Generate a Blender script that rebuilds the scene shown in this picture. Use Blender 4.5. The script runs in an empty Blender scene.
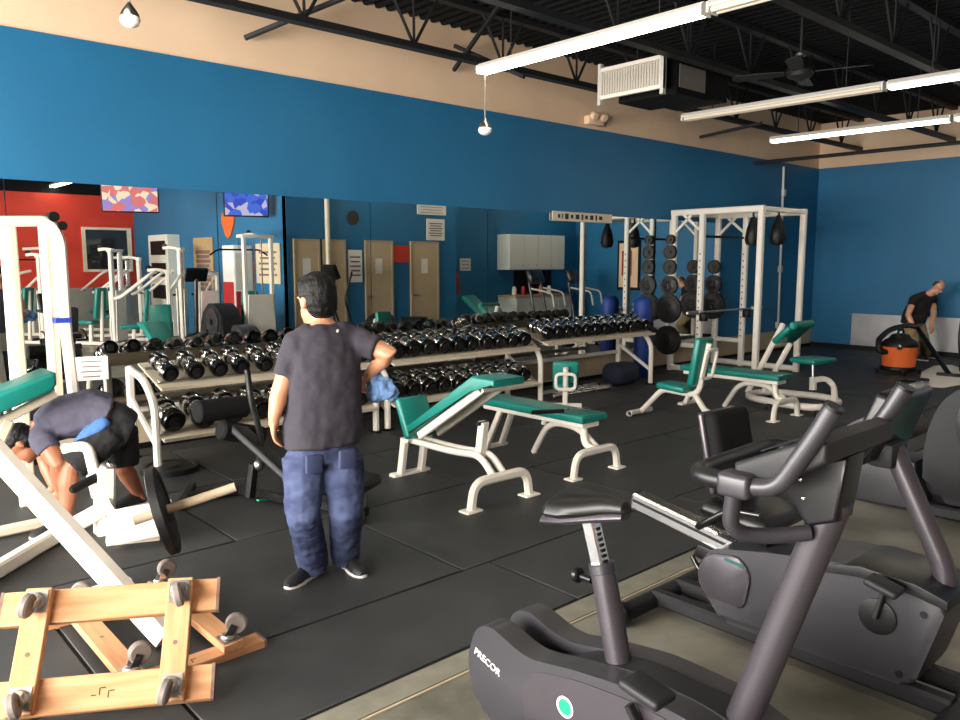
import bpy, bmesh, math, random
from mathutils import Vector as V, Matrix as M
random.seed(7)
PI = math.pi
scene = bpy.context.scene
COL = scene.collection

# ------------------------------------------------------------------ camera (image taken as 960 x 720)
F, CX, CY, EYE = 780.0, 480.0, 360.0, 1.68
PITCH = math.atan(98 / 780.0)
YAW = math.atan(870 / math.hypot(780, 98))
FH = V((math.cos(YAW), math.sin(YAW), 0)); RT = V((math.sin(YAW), -math.cos(YAW), 0)); UZ = V((0, 0, 1))
FW = FH * math.cos(PITCH) - UZ * math.sin(PITCH); UP = UZ * math.cos(PITCH) + FH * math.sin(PITCH)
EYEP = V((0, 0, EYE))
cam_data = bpy.data.cameras.new('camera'); cam = bpy.data.objects.new('camera', cam_data); COL.objects.link(cam)
cam_data.sensor_width = 36.0; cam_data.lens = F * 36.0 / 960.0; cam_data.clip_start = 0.05; cam_data.clip_end = 200
rm = M((RT, UP, -FW)).transposed().to_4x4(); rm.translation = EYEP; cam.matrix_world = rm
scene.camera = cam
def ray(x, y): return FW + RT * ((x - CX) / F) - UP * ((y - CY) / F)
def Zp(x, y, z=0.0):
    d = ray(x, y); return EYEP + d * ((z - EYE) / d.z)
def Xp(x, y, X):
    d = ray(x, y); return EYEP + d * (X / d.x)
def Yp(x, y, Y):
    d = ray(x, y); return EYEP + d * (Y / d.y)
def Wp(x, y, w): return EYEP + ray(x, y) * w
def depth(p): return (V(p) - EYEP).dot(FW)

# ------------------------------------------------------------------ world, sun, exposure
w = bpy.data.worlds.new('world'); scene.world = w; w.use_nodes = True
nt = w.node_tree; nt.nodes.clear()
sky = nt.nodes.new('ShaderNodeTexSky'); sky.sky_type = 'NISHITA'; sky.sun_disc = False
sky.sun_elevation = math.radians(42); sky.sun_rotation = math.radians(250); sky.air_density = 1.3; sky.dust_density = 2.5
bg = nt.nodes.new('ShaderNodeBackground'); bg.inputs[1].default_value = 0.55
wo = nt.nodes.new('ShaderNodeOutputWorld')
nt.links.new(sky.outputs[0], bg.inputs[0]); nt.links.new(bg.outputs[0], wo.inputs[0])
scene.view_settings.view_transform = 'Standard'; scene.view_settings.look = 'None'
scene.view_settings.gamma = 1.0; scene.view_settings.use_curve_mapping = False
scene.view_settings.exposure = 0.35
scene.cycles.use_denoising = True
scene.cycles.max_bounces = 10; scene.cycles.glossy_bounces = 6; scene.cycles.diffuse_bounces = 5
scene.cycles.caustics_reflective = False; scene.cycles.caustics_refractive = False
scene.cycles.sample_clamp_indirect = 8.0

XW, XE, YM, YR = -3.4, 15.5, 7.17, -6.5     # window wall, far wall, mirror wall, red wall
ZC = 4.42
DAY_POWER = 1250.0
def area(name, loc, rot, sx, sy, power, color):
    l = bpy.data.lights.new(name, 'AREA'); l.shape = 'RECTANGLE'; l.size = sx; l.size_y = sy; l.energy = power; l.color = color
    o = bpy.data.objects.new(name, l); o.location = loc; o.rotation_euler = rot; COL.objects.link(o); return o
# daylight entering through the storefront glass (one lamp in each window bay of the window wall)
BAYS = [(-0.6, 1.8), (2.2, 4.5), (4.9, 6.9)]
for y0, y1 in BAYS:
    area('storefront_daylight', (XW + 0.12, (y0 + y1) / 2, 1.75), (0, -PI / 2, 0), 2.4, y1 - y0 - 0.1, DAY_POWER / 3, (1.0, 0.955, 0.89))

# ------------------------------------------------------------------ materials
MATS = {}
def lin(c):
    c = [x / 255.0 for x in c]
    return tuple(x / 12.92 if x <= 0.04045 else ((x + 0.055) / 1.055) ** 2.4 for x in c) + (1.0,)
def mat(name, rgb, rough=0.5, metal=0.0, var=0.0, scale=6.0, bump=0.0, bscale=40.0, coat=0.0, spec=0.5, emit=0.0, rgb2=None, stretch=None, bdist=.01, bdet=4):
    if name in MATS: return MATS[name]
    m = bpy.data.materials.new(name); m.use_nodes = True; n = m.node_tree.nodes; L = m.node_tree.links
    b = n['Principled BSDF']; c = lin(rgb)
    b.inputs['Base Color'].default_value = c; b.inputs['Roughness'].default_value = rough; b.inputs['Metallic'].default_value = metal
    b.inputs['Specular IOR Level'].default_value = spec; b.inputs['Coat Weight'].default_value = coat
    tc = n.new('ShaderNodeTexCoord'); src = tc.outputs['Object']
    if stretch:
        mp = n.new('ShaderNodeMapping'); mp.inputs['Scale'].default_value = stretch; L.new(src, mp.inputs[0]); src = mp.outputs[0]
    if var > 0 or rgb2:
        no = n.new('ShaderNodeTexNoise'); no.inputs['Scale'].default_value = scale; no.inputs['Detail'].default_value = 6
        L.new(src, no.inputs['Vector'])
        rp = n.new('ShaderNodeValToRGB'); rp.color_ramp.elements[0].position = 0.35; rp.color_ramp.elements[1].position = 0.65
        if rgb2: c1, c2 = c, lin(rgb2)
        else: c1 = tuple(x * (1 - var) for x in c[:3]) + (1,); c2 = tuple(min(1, x * (1 + var)) for x in c[:3]) + (1,)
        rp.color_ramp.elements[0].color = c1; rp.color_ramp.elements[1].color = c2
        L.new(no.outputs['Fac'], rp.inputs[0]); L.new(rp.outputs[0], b.inputs['Base Color'])
    if bump > 0:
        n2 = n.new('ShaderNodeTexNoise'); n2.inputs['Scale'].default_value = bscale; n2.inputs['Detail'].default_value = bdet
        L.new(src, n2.inputs['Vector']); bp = n.new('ShaderNodeBump'); bp.inputs['Strength'].default_value = bump; bp.inputs['Distance'].default_value = bdist
        L.new(n2.outputs['Fac'], bp.inputs['Height']); L.new(bp.outputs[0], b.inputs['Normal'])
    if emit > 0:
        b.inputs['Emission Color'].default_value = c; b.inputs['Emission Strength'].default_value = emit
    MATS[name] = m; return m
mat('blue', (30, 108, 152), 0.55, var=0.05, scale=1.2, bump=0.05, bscale=120)
mat('beige', (238, 206, 172), 0.75, var=0.04, scale=1.5)
mat('tan', (186, 168, 142), 0.7, var=0.06, scale=2)
mat('red', (206, 58, 40), 0.6, var=0.04, scale=1.5)
mat('greywall', (150, 148, 140), 0.7, var=0.05)
mat('rubber', (40, 41, 42), 0.6, var=0.22, scale=3.0, bump=0.12, bscale=220, rgb2=(50, 51, 51))
mat('seam', (20, 20, 20), 0.9)
mat('concrete', (146, 143, 132), 0.4, bump=0.08, bscale=60, rgb2=(88, 87, 76), scale=1.9)
mat('strip', (122, 119, 106), 0.6, var=0.12, scale=9)
mat('deck', (14, 15, 16), 0.85, spec=.2); mat('joist', (18, 19, 21), 0.6)
mat('white', (238, 231, 219), 0.35, var=0.03, scale=5); mat('cream', (224, 212, 188), 0.4, var=0.05, scale=5)
mat('palegrey', (205, 203, 196), 0.45, var=0.04)
mat('teal', (14, 122, 112), 0.38, var=0.08, scale=5, bump=0.06, bscale=90)
mat('darkteal', (10, 78, 76), 0.45, var=0.08)
mat('black', (11, 11, 12), 0.5, bump=0.03, spec=.3); mat('blackgloss', (9, 9, 10), 0.22, coat=0.2); mat('foam', (13, 13, 14), 0.8, bump=0.15, bscale=150, spec=.2); mat('vinyl', (13, 13, 14), 0.4, spec=.4)
mat('iron', (14, 14, 15), 0.5, var=0.1, spec=.35); mat('chrome', (225, 225, 225), 0.12, metal=1.0); mat('steel', (170, 168, 165), 0.35, metal=1.0, var=0.05)
mat('brushed', (205, 205, 206), 0.24, metal=1.0, var=0.05, stretch=(1, 40, 1))
mat('bikegrey', (70, 66, 72), 0.34, metal=0.4, var=0.03); mat('bikedark', (30, 30, 33), 0.55, bump=0.04, bscale=200, spec=.35); mat('gripgrey', (52, 50, 55), 0.36, metal=.2); mat('bikebody', (48, 47, 52), 0.38, bump=0.05, bscale=260, var=0.03)
mat('bikeblack', (15, 15, 17), 0.34, spec=.35); mat('green', (20, 170, 110), 0.4); mat('sticker', (236, 238, 236), 0.4)
mat('wood', (206, 154, 112), 0.75, rgb2=(188, 134, 90), scale=3.0, stretch=(1.2, 14, 14), bump=0.08, bscale=30)
mat('wood_cross', (206, 154, 112), 0.75, rgb2=(188, 134, 90), scale=3.0, stretch=(14, 1.2, 14), bump=0.08, bscale=30)
mat('woodend', (120, 96, 84), 0.85, var=0.2, scale=30)
mat('orange', (240, 112, 50), 0.5); mat('orangesign', (222, 104, 40), 0.6)
mat('skin', (196, 138, 106), 0.5, var=0.05, scale=14); mat('skin2', (168, 108, 80), 0.5, var=0.05, scale=14); mat('skin3', (206, 152, 124), 0.5, var=0.05, scale=14)
mat('hair', (8, 7, 7), 0.6, bump=0.5, bscale=160, stretch=(1, 1, 0.3), spec=.25); mat('greyhair', (74, 64, 58), 0.6, bump=0.4, bscale=140)
mat('shirtgrey', (58, 55, 63), 0.85, var=0.06, scale=8, bump=0.5, bscale=2.6, stretch=(2.2, 2.2, .7), spec=.2, bdist=.05, bdet=1.5); mat('shirtslate', (88, 86, 102), 0.85, var=0.06, bump=0.5, bscale=6, bdist=.03, spec=.2, bdet=1.5)
mat('shirtblack', (18, 18, 22), 0.85); mat('denim', (78, 88, 120), 0.85, rgb2=(50, 57, 86), scale=6, bump=0.6, bscale=7, stretch=(1.2, 1.2, 1.8), spec=.2, bdist=.02, bdet=2); mat('denimdark', (50, 58, 90), 0.85, var=0.1)
mat('khaki', (170, 150, 110), 0.85, var=0.06); mat('shorts', (14, 14, 16), 0.85, bump=0.2, bscale=14); mat('shortsblue', (72, 112, 178), 0.9)
mat('towel', (128, 168, 224), 0.95, bump=0.4, bscale=60, var=0.06); mat('navy', (24, 30, 52), 0.85)
mat('shoe', (26, 26, 28), 0.6); mat('sole', (225, 222, 216), 0.6)
mat('paper', (232, 228, 220), 0.8); mat('ink', (120, 96, 92), 0.8); mat('inkdark', (54, 48, 48), 0.8); mat('brand', (64, 46, 36), 0.9)
mat('bluemat', (22, 58, 136), 0.6); mat('bluetape', (44, 66, 176), 0.5)
mat('door', (196, 174, 140), 0.5, var=0.03); mat('doorframe', (182, 160, 128), 0.5)
mat('castergrey', (128, 118, 112), .6)
mat('panelmetal', (186, 186, 190), 0.36, metal=0.55, var=0.12, scale=2.2, bump=0.06, bscale=8)
mat('cabinet', (222, 224, 214), 0.5); mat('pale', (214, 200, 170), 0.6); mat('glass', (30, 34, 36), 0.06, spec=0.8)
mat('louvre', (196, 190, 178), 0.5); mat('ductgrey', (120, 116, 108), 0.5, metal=0.3)
mat('frostwhite', (236, 232, 222), 0.4)
mat('tube', (255, 246, 228), 0.5, emit=12.0); mat('tubedim', (238, 224, 204), 0.5)
mat('sensor_dome', (246, 244, 238), 0.6)
mat('cola', (176, 36, 34), 0.5); mat('plywood', (176, 150, 110), 0.6, var=0.1)
def screenmat(name, a, b, c, e):
    m = bpy.data.materials.new(name); m.use_nodes = True; n = m.node_tree.nodes; L = m.node_tree.links; bs = n['Principled BSDF']
    tc = n.new('ShaderNodeTexCoord'); vo = n.new('ShaderNodeTexVoronoi'); vo.inputs['Scale'].default_value = 9
    L.new(tc.outputs['Object'], vo.inputs['Vector']); rp = n.new('ShaderNodeValToRGB'); rp.color_ramp.interpolation = 'CONSTANT'
    el = rp.color_ramp.elements; el[0].color = lin(a); el[1].position = 0.4; el[1].color = lin(b); q = el.new(0.7); q.color = lin(c)
    sp = n.new('ShaderNodeSeparateColor'); L.new(vo.outputs['Color'], sp.inputs[0]); L.new(sp.outputs[0], rp.inputs[0])
    L.new(rp.outputs[0], bs.inputs['Emission Color']); bs.inputs['Emission Strength'].default_value = e; bs.inputs['Base Color'].default_value = (0, 0, 0, 1)
    MATS[name] = m
screenmat('screen_a', (240, 220, 190), (220, 110, 110), (150, 130, 200), 0.9); screenmat('screen_b', (50, 80, 200), (70, 110, 220), (200, 190, 220), 0.8)
# mirror glass
m = bpy.data.materials.new('mirror'); m.use_nodes = True; b = m.node_tree.nodes['Principled BSDF']
b.inputs['Base Color'].default_value = (0.88, 0.90, 0.88, 1); b.inputs['Metallic'].default_value = 1; b.inputs['Roughness'].default_value = 0.0; MATS['mirror'] = m
m = bpy.data.materials.new('pane'); m.use_nodes = True; b = m.node_tree.nodes['Principled BSDF']
b.inputs['Base Color'].default_value = (1, 1, 1, 1); b.inputs['Roughness'].default_value = 0.0; b.inputs['Transmission Weight'].default_value = 1.0; b.inputs['IOR'].default_value = 1.05; MATS['pane'] = m

# ------------------------------------------------------------------ mesh helpers
def basis(d, up=V((0, 0, 1))):
    d = V(d).normalized(); up = V(up)
    if abs(d.dot(up)) > 0.98: up = V((1, 0, 0))
    s = d.cross(up).normalized(); u = s.cross(d).normalized(); return s, u, d
def rot(rx=0, ry=0, rz=0): return M.Rotation(rz, 3, 'Z') @ M.Rotation(ry, 3, 'Y') @ M.Rotation(rx, 3, 'X')
def fillet(pts, r, k=4, closed=False):
    pts = [V(p) for p in pts]; out = []; n = len(pts)
    for i, p in enumerate(pts):
        if not closed and (i == 0 or i == n - 1): out.append(p); continue
        a, c = pts[i - 1], pts[(i + 1) % n]
        da, dc = (a - p), (c - p); la, lc = da.length, dc.length; rr = min(r, la * 0.49, lc * 0.49)
        s, e = p + da * (rr / la), p + dc * (rr / lc)
        for j in range(k + 1):
            t = j / k; out.append(s * (1 - t) ** 2 + p * 2 * t * (1 - t) + e * t ** 2)
    return out
class MB:
    def __init__(s): s.b = bmesh.new()
    def _face(s, vs):
        try: return s.b.faces.new(vs)
        except ValueError: return None
    def rings(s, rings, closed=False, cap=True):
        R = [[s.b.verts.new(p) for p in r] for r in rings]; n = len(R[0])
        for i in range(len(R) if closed else len(R) - 1):
            a, c = R[i], R[(i + 1) % len(R)]
            for j in range(n): s._face((a[j], a[(j + 1) % n], c[(j + 1) % n], c[j]))
        if cap and not closed: s._face(R[0][::-1]); s._face(R[-1])
        return s
    def sweep(s, pts, prof, closed=False, up=V((0, 0, 1)), scale=None):
        pts = [V(p) for p in pts]; n = len(pts); rings = []; pu = None
        for i, p in enumerate(pts):
            if closed: d = (pts[(i + 1) % n] - pts[i - 1])
            elif i == 0: d = pts[1] - p
            elif i == n - 1: d = p - pts[-2]
            else: d = (pts[i + 1] - p).normalized() + (p - pts[i - 1]).normalized()
            if d.length < 1e-9: d = V((0, 0, 1))
            d.normalize()
            if pu is None: sd, u, _ = basis(d, up)
            else:
                sd = d.cross(pu)
                if sd.length < 1e-6: sd, u, _ = basis(d, up)
                else: sd.normalize(); u = sd.cross(d).normalized()
            pu = u; k = scale[i] if scale else 1.0
            rings.append([p + sd * (a * k) + u * (c * k) for a, c in prof])
        return s.rings(rings, closed)
    def tube(s, pts, r, n=10, closed=False, radii=None):
        prof = [(math.cos(2 * PI * j / n), math.sin(2 * PI * j / n)) for j in range(n)]
        pts = [V(p) for p in pts]
        return s.sweep(pts, prof, closed, scale=radii if radii else [r] * len(pts))
    def bar(s, pts, w, h=None, closed=False, up=V((0, 0, 1)), c=0.18):
        h = h or w; a, d = w / 2, h / 2; k = min(w, h) * c
        prof = [(a - k, -d), (a, -d + k), (a, d - k), (a - k, d), (-a + k, d), (-a, d - k), (-a, -d + k), (-a + k, -d)]
        return s.sweep(pts, prof, closed, up)
    def box(s, c, size, r=None, bevel=0.0, seg=2):
        c = V(c); r = r or M.Identity(3); x, y, z = [v / 2 for v in size]; g = []
        for a in (-x, x):
            for d in (-y, y):
                for e in (-z, z): g.append(s.b.verts.new(c + r @ V((a, d, e))))
        fs = [s.b.faces.new([g[i] for i in f]) for f in ((0, 1, 3, 2), (4, 6, 7, 5), (0, 4, 5, 1), (2, 3, 7, 6), (0, 2, 6, 4), (1, 5, 7, 3))]
        if bevel > 0:
            ed = list({e for f in fs for e in f.edges}); bmesh.ops.bevel(s.b, geom=ed, offset=min(bevel, x * .98, y * .98, z * .98), segments=seg, affect='EDGES', profile=0.5)
        return s
    def bx(s, lo, hi, bevel=0.0): lo, hi = V(lo), V(hi); return s.box((lo + hi) / 2, hi - lo, None, bevel)
    def lathe(s, prof, c=(0, 0, 0), axis=(0, 0, 1), n=20):
        sd, u, d = basis(axis); c = V(c); rings = []
        for r, z in prof: rings.append([c + d * z + (sd * math.cos(2 * PI * j / n) + u * math.sin(2 * PI * j / n)) * max(r, 1e-4) for j in range(n)])
        return s.rings(rings)
    def cyl(s, a, c, r, n=16, bev=0.0):
        a, c = V(a), V(c); L = (c - a).length
        p = [(r, 0), (r, L)] if bev <= 0 else [(r - bev, 0), (r, bev), (r, L - bev), (r - bev, L)]
        return s.lathe(p, a, c - a, n)
    def prism(s, poly, a, axis_u, axis_v, dvec, bevel=0.0, seg=2):
        """poly of (u, v) at origin a, extruded by dvec"""
        a, U, W, D = V(a), V(axis_u), V(axis_v), V(dvec)
        lo = [s.b.verts.new(a + U * p[0] + W * p[1]) for p in poly]; hi = [s.b.verts.new(a + U * p[0] + W * p[1] + D) for p in poly]; n = len(poly)
        fs = [s.b.faces.new(lo[::-1]), s.b.faces.new(hi)]
        for j in range(n): fs.append(s.b.faces.new((lo[j], lo[(j + 1) % n], hi[(j + 1) % n], hi[j])))
        if bevel > 0:
            ed = [e for e in set(fs[0].edges) | set(fs[1].edges)]
            bmesh.ops.bevel(s.b, geom=ed, offset=bevel, segments=seg, affect='EDGES', profile=0.5)
        return s
    def ell(s, c, r, R=None, n=14, k=9):
        c = V(c); R = R or M.Identity(3); rings = []
        for i in range(k + 1):
            t = PI * i / k; t = min(max(t, 0.03), PI - 0.03)
            rings.append([c + R @ V((r[0] * math.sin(t) * math.cos(2 * PI * j / n), r[1] * math.sin(t) * math.sin(2 * PI * j / n), r[2] * math.cos(t))) for j in range(n)])
        return s.rings(rings)
    def limb(s, pts, radii, n=12):
        """closed tube with rounded ends"""
        pts = [V(p) for p in pts]; a = (pts[0] - pts[1]).normalized(); c = (pts[-1] - pts[-2]).normalized(); r0, r1 = radii[0], radii[-1]
        P = [pts[0] + a * r0 * 0.95, pts[0] + a * r0 * 0.7] + pts + [pts[-1] + c * r1 * 0.7, pts[-1] + c * r1 * 0.95]
        R = [r0 * 0.28, r0 * 0.72] + list(radii) + [r1 * 0.72, r1 * 0.28]
        return s.tube(P, 1, n, radii=R)
    def torso(s, secs, n=18):
        """secs: (centre, lateral, half width, half depth)"""
        rings = []; m = len(secs)
        for i, (c, lat, a, d) in enumerate(secs):
            c = V(c); t = V(secs[min(i + 1, m - 1)][0]) - V(secs[max(i - 1, 0)][0]); lat = V(lat).normalized(); dp = t.cross(lat).normalized()
            rg = []
            for j in range(n):
                q = 2 * PI * j / n; x, y = math.cos(q), math.sin(q); e = 0.8
                rg.append(c + lat * (a * math.copysign(abs(x) ** e, x)) + dp * (d * math.copysign(abs(y) ** e, y)))
            rings.append(rg)
        return s.rings(rings)
ORIG = {}
def finish(name, mb, material, angle=38):
    me = bpy.data.meshes.new(name); bmesh.ops.recalc_face_normals(mb.b, faces=mb.b.faces[:]); mb.b.to_mesh(me); mb.b.free()
    me.materials.append(MATS[material]); me.shade_smooth(); me.set_sharp_from_angle(angle=math.radians(angle)); return me
def obj(name, mb, material, parent=None, loc=None, angle=38):
    """one mesh object; under a parent the mesh is given in that thing's building coordinates"""
    og = ORIG.get(parent.name, V((0, 0, 0))) if parent else V(loc or (0, 0, 0))
    if og.length > 0: bmesh.ops.translate(mb.b, verts=mb.b.verts[:], vec=-og)
    o = bpy.data.objects.new(name, finish(name, mb, material, angle)); COL.objects.link(o)
    if parent: o.parent = parent; ORIG[o.name] = og
    elif loc is not None: o.location = loc; ORIG[o.name] = V(loc)
    else: ORIG[o.name] = V((0, 0, 0))
    return o
def tag(o, label, cat, group=None):
    o['label'] = label; o['category'] = cat
    if group: o['group'] = group
    return o
def thing(name, label, cat, loc=(0, 0, 0), rz=0.0, group=None, world=False):
    o = bpy.data.objects.new(name, None); COL.objects.link(o); o.location = loc; o.rotation_euler = (0, 0, rz); o.empty_display_size = 0.1
    tag(o, label, cat, group); ORIG[o.name] = V(loc) if world else V((0, 0, 0)); return o
def struct(name, mb, material, parent=None):
    o = obj(name, mb, material, parent)
    if not parent: o['kind'] = 'structure'
    return o
def dup(root, loc, rz=0.0, label=None, group=None, rx=None):
    def cp(o, par):
        c = o.copy(); COL.objects.link(c); c.parent = par; ORIG[c.name] = ORIG.get(o.name, V((0, 0, 0)))
        for ch in KIDS.get(o.name) or kids(o): cp(ch, c)
        return c
    r = cp(root, None); r.location = loc; r.rotation_euler = (rx or 0.0, 0, rz)
    if label: r['label'] = label
    if group: r['group'] = group
    return r
KIDS = {}
def kids(o):
    KIDS[o.name] = [c for c in bpy.data.objects if c.parent == o]; return KIDS[o.name]
ORD = ['first', 'second', 'third', 'fourth', 'fifth', 'sixth', 'seventh', 'eighth', 'ninth', 'tenth', 'eleventh', 'twelfth', 'thirteenth', 'fourteenth']
def text_mesh(body, size, extrude=0.001):
    cu = bpy.data.curves.new('lettering', 'FONT'); cu.body = body; cu.size = size; cu.extrude = extrude; cu.align_x = 'CENTER'; cu.align_y = 'CENTER'
    o = bpy.data.objects.new('lettering', cu); COL.objects.link(o); dg = bpy.context.evaluated_depsgraph_get()
    me = bpy.data.meshes.new_from_object(o.evaluated_get(dg)); bpy.data.objects.remove(o); return me
def lettering(body, size, c, right, up, material, parent):
    me = text_mesh(body, size); right, up = V(right).normalized(), V(up).normalized(); nrm = right.cross(up).normalized()
    R = M((right, up, nrm)).transposed().to_4x4(); R.translation = V(c) - ORIG.get(parent.name, V((0, 0, 0)))
    me.transform(R); me.materials.clear(); me.materials.append(MATS[material])
    o = bpy.data.objects.new('lettering', me); COL.objects.link(o); o.parent = parent; return o
# ------------------------------------------------------------------ floor
fl = struct('floor', MB().bx((XW - .2, YR - .2, -.2), (XE + .2, YM + .2, 0)), 'concrete')
ROWS = [2.43, 3.09, 4.35, 5.61, 6.87, 7.16]; OFF = [2.86, 2.67, 1.95, 2.5, 2.2]
mat_cache = {}
obj('mat_underlay', MB().bx((XW, 2.43, 0), (XE, YM, .0008)), 'seam', fl)
for r in range(5):
    y0, y1 = ROWS[r], ROWS[r + 1]; x = OFF[r] - 1.83 * 4
    while x < XE:
        a, b_ = max(x, XW), min(x + 1.83, XE)
        if b_ - a > .1:
            key = (r, round(b_ - a, 2))
            if key not in mat_cache:
                mat_cache[key] = finish('rubber_mat', MB().box((0, 0, .005), (b_ - a - .016, y1 - y0 - .016, .01), None, .003, 1), 'rubber')
            o = bpy.data.objects.new('rubber_mat', mat_cache[key]); COL.objects.link(o); o.parent = fl; o.location = ((a + b_) / 2, (y0 + y1) / 2, .0005)
        x += 1.83
struct('trim_1', MB().bx((XW, 2.30, 0), (XE, 2.425, .004)), 'strip')
struct('trim_2', MB().box((6.05, 2.285, .003), (18.8, .008, .006)), 'tan')

# ------------------------------------------------------------------ walls
wl = struct('wall_left', MB().bx((XW - .2, YM + .02, -.2), (XE + .2, YM + .2, ZC)), 'beige')
struct('blue_paint_band', MB().bx((XW, YM + .008, .38), (XE, YM + .019, 3.5)), 'blue', wl)
struct('lower_panel', MB().bx((XW, YM + .004, 0), (XE, YM + .019, .38)), 'tan', wl)
struct('baseboard_left', MB().bx((XW, YM - .01, 0), (XE, YM + .004, .06)), 'black')
wf = struct('wall_far', MB().bx((XE, YR - .2, -.2), (XE + .2, YM + .2, ZC)), 'beige')
struct('blue_paint_band', MB().bx((XE - .012, .87, 0), (XE - .001, YM + .008, 3.5)), 'blue', wf)
struct('baseboard_far', MB().bx((XE - .03, .9, 0), (XE - .012, YM, .085)), 'black')
wr = struct('wall_rear', MB().bx((XW - .2, YR - .2, -.2), (6.95, YR, ZC)), 'deck')
struct('red_paint_band', MB().bx((XW, YR, 1.05), (6.95, YR + .012, 3.3)), 'red', wr)
struct('grey_paint_band', MB().bx((XW, YR, 0), (6.95, YR + .014, 1.05)), 'greywall', wr)
struct('wall_inner_side', MB().bx((6.95, YR, 0), (7.1, 1.44, ZC)), 'blue')
struct('wall_inner', MB().bx((6.95, 1.3, 0), (10.95, 1.45, ZC)), 'blue')
struct('wall_inner_return', MB().bx((10.8, .72, 0), (10.95, 1.3, ZC)), 'blue')
struct('wall_recess', MB().bx((10.95, .72, 0), (XE, .87, ZC)), 'blue')
# storefront wall: solid piers, sill and header with four glazed bays
ww = struct('wall_window', MB().bx((XW - .2, YR, 3.0), (XW, YM, ZC)).bx((XW - .2, YR, -.2), (XW, YM, .45)), 'beige')
edges = [YR] + [v for p in BAYS for v in p] + [YM]
for i in range(0, len(edges), 2):
    struct('pier', MB().bx((XW - .2, edges[i], .45), (XW, edges[i + 1], 3.0)), 'beige', ww)
for i, (y0, y1) in enumerate(BAYS):
    f = MB()
    for a, c in (((y0, .45), (y1, .51)), ((y0, 2.94), (y1, 3.0)), ((y0, .51), (y0 + .06, 2.94)), ((y1 - .06, .51), (y1, 2.94))): f.bx((XW - .14, a[0], a[1]), (XW - .06, c[0], c[1]))
    o = struct('window_%d' % (i + 2), f, 'brushed')
    struct('pane', MB().bx((XW - .105, y0 + .06, .51), (XW - .095, y1 - .06, 2.94)), 'pane', o)
struct('ground_outside', MB().bx((-40, -40, -.4), (XW - .2, 40, -.22)), 'concrete')
# interior window in the red wall
f = MB()
for lo, hi in (((5.7, 1.44), (6.86, 1.5)), ((5.7, 2.47), (6.86, 2.53)), ((5.7, 1.5), (5.78, 2.47)), ((6.76, 1.5), (6.86, 2.47))): f.bx((lo[0], YR + .012, lo[1]), (hi[0], YR + .06, hi[1]))
o = struct('window_1', f, 'cream'); struct('pane', MB().bx((5.78, YR + .013, 1.5), (6.76, YR + .025, 2.47)), 'glass', o)
# doors in the inner wall
for i, (x0, x1) in enumerate([(7.06, 7.6), (7.66, 8.16), (8.6, 9.26), (9.7, 10.44)]):
    f = MB().bx((x0, 1.45, 0), (x0 + .04, 1.5, 2.1)).bx((x1 - .04, 1.45, 0), (x1, 1.5, 2.1)).bx((x0 + .04, 1.45, 2.06), (x1 - .04, 1.5, 2.1))
    d = struct('door_%d' % (i + 1), f, 'doorframe')
    struct('door_leaf', MB().bx((x0 + .04, 1.452, .01), (x1 - .04, 1.485, 2.06)), 'door', d)
    for k in range(6): struct('vent_slat', MB().box(((x0 + x1) / 2, 1.492, .3 + k * .05), ((x1 - x0) * .5, .012, .02), rot(.5)), 'doorframe', d)
    struct('handle', MB().cyl((x0 + .1, 1.485, 1.0), (x0 + .1, 1.53, 1.0), .02, 10).cyl((x0 + .1, 1.53, 1.0), (x0 + .2, 1.53, 1.0), .01, 8), 'steel', d)
    if i != 1: struct('paper_notice', MB().bx(((x0 + x1) / 2 - .09, 1.486, 1.45), ((x0 + x1) / 2 + .07, 1.49, 1.75)), 'paper', d)
# mirrors
SEAM = [-2.02, -.3, 1.42, 3.15, 4.87, 6.6, 8.32, 10.05, 11.78]
MLAB = ['off the photo beyond the window end', 'at the window end of the wall', 'behind the white weight machine', 'above the two-tier rack by the bending man', 'behind the standing man', 'reflecting the cream doors', 'reflecting the white wall cabinet', 'beside the power cage']
for i in range(8):
    tag(obj('wall_mirror', MB().box(((SEAM[i] + SEAM[i + 1]) / 2, YM + .002, 1.355), (SEAM[i + 1] - SEAM[i] - .008, .012, 1.95)), 'mirror', loc=((SEAM[i] + SEAM[i + 1]) / 2, YM + .002, .38)),
        'tall frameless wall mirror panel ' + MLAB[i], 'mirror', 'mirror panels')
# steel sheets low on the far wall
ys = [6.38, 5.16, 3.94, 2.72]
for i in range(3):
    tag(obj('steel_wall_sheet', MB().box((XE - .018, (ys[i] + ys[i + 1]) / 2, .385), (.01, 1.215, .62), None, .003, 1), 'panelmetal', loc=(XE - .018, (ys[i] + ys[i + 1]) / 2, .075)),
        'scuffed bare steel sheet low on the far blue wall, ' + ['end one nearest the corner', 'behind the man vacuuming', 'past the man vacuuming'][i], 'wall panel', 'steel kick sheets')

# ------------------------------------------------------------------ ceiling: corrugated deck on open bar joists
ce = MB(); prof = []; x = XW
while x < XE:
    prof += [(x, 4.36), (x + .045, 4.36), (x + .065, 4.40), (x + .13, 4.40), (x + .15, 4.36)]; x += .15
lo = [ce.b.verts.new((p[0], YR, p[1])) for p in prof]; hi = [ce.b.verts.new((p[0], YM + .02, p[1])) for p in prof]
for j in range(len(prof) - 1): ce._face((lo[j], lo[j + 1], hi[j + 1], hi[j]))
ce = struct('ceiling', ce, 'deck')
struct('roof_slab', MB().bx((XW - .2, YR - .2, ZC), (XE + .2, YM + .2, ZC + .2)), 'deck', ce)
JY = [6.42, 4.85, 3.28, 1.71, .14, -1.43, -3.0, -4.57]
def joist_meshes():
    top = MB().bx((XW, -.05, 4.30), (XE, .05, 4.355)); bot = MB().bx((XW, -.055, -.03 + 3.80), (XE, .055, 3.80 + .03))
    return finish('joist_chord', top, 'joist'), finish('joist_chord', bot, 'joist')
jt, jb = joist_meshes()
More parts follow.
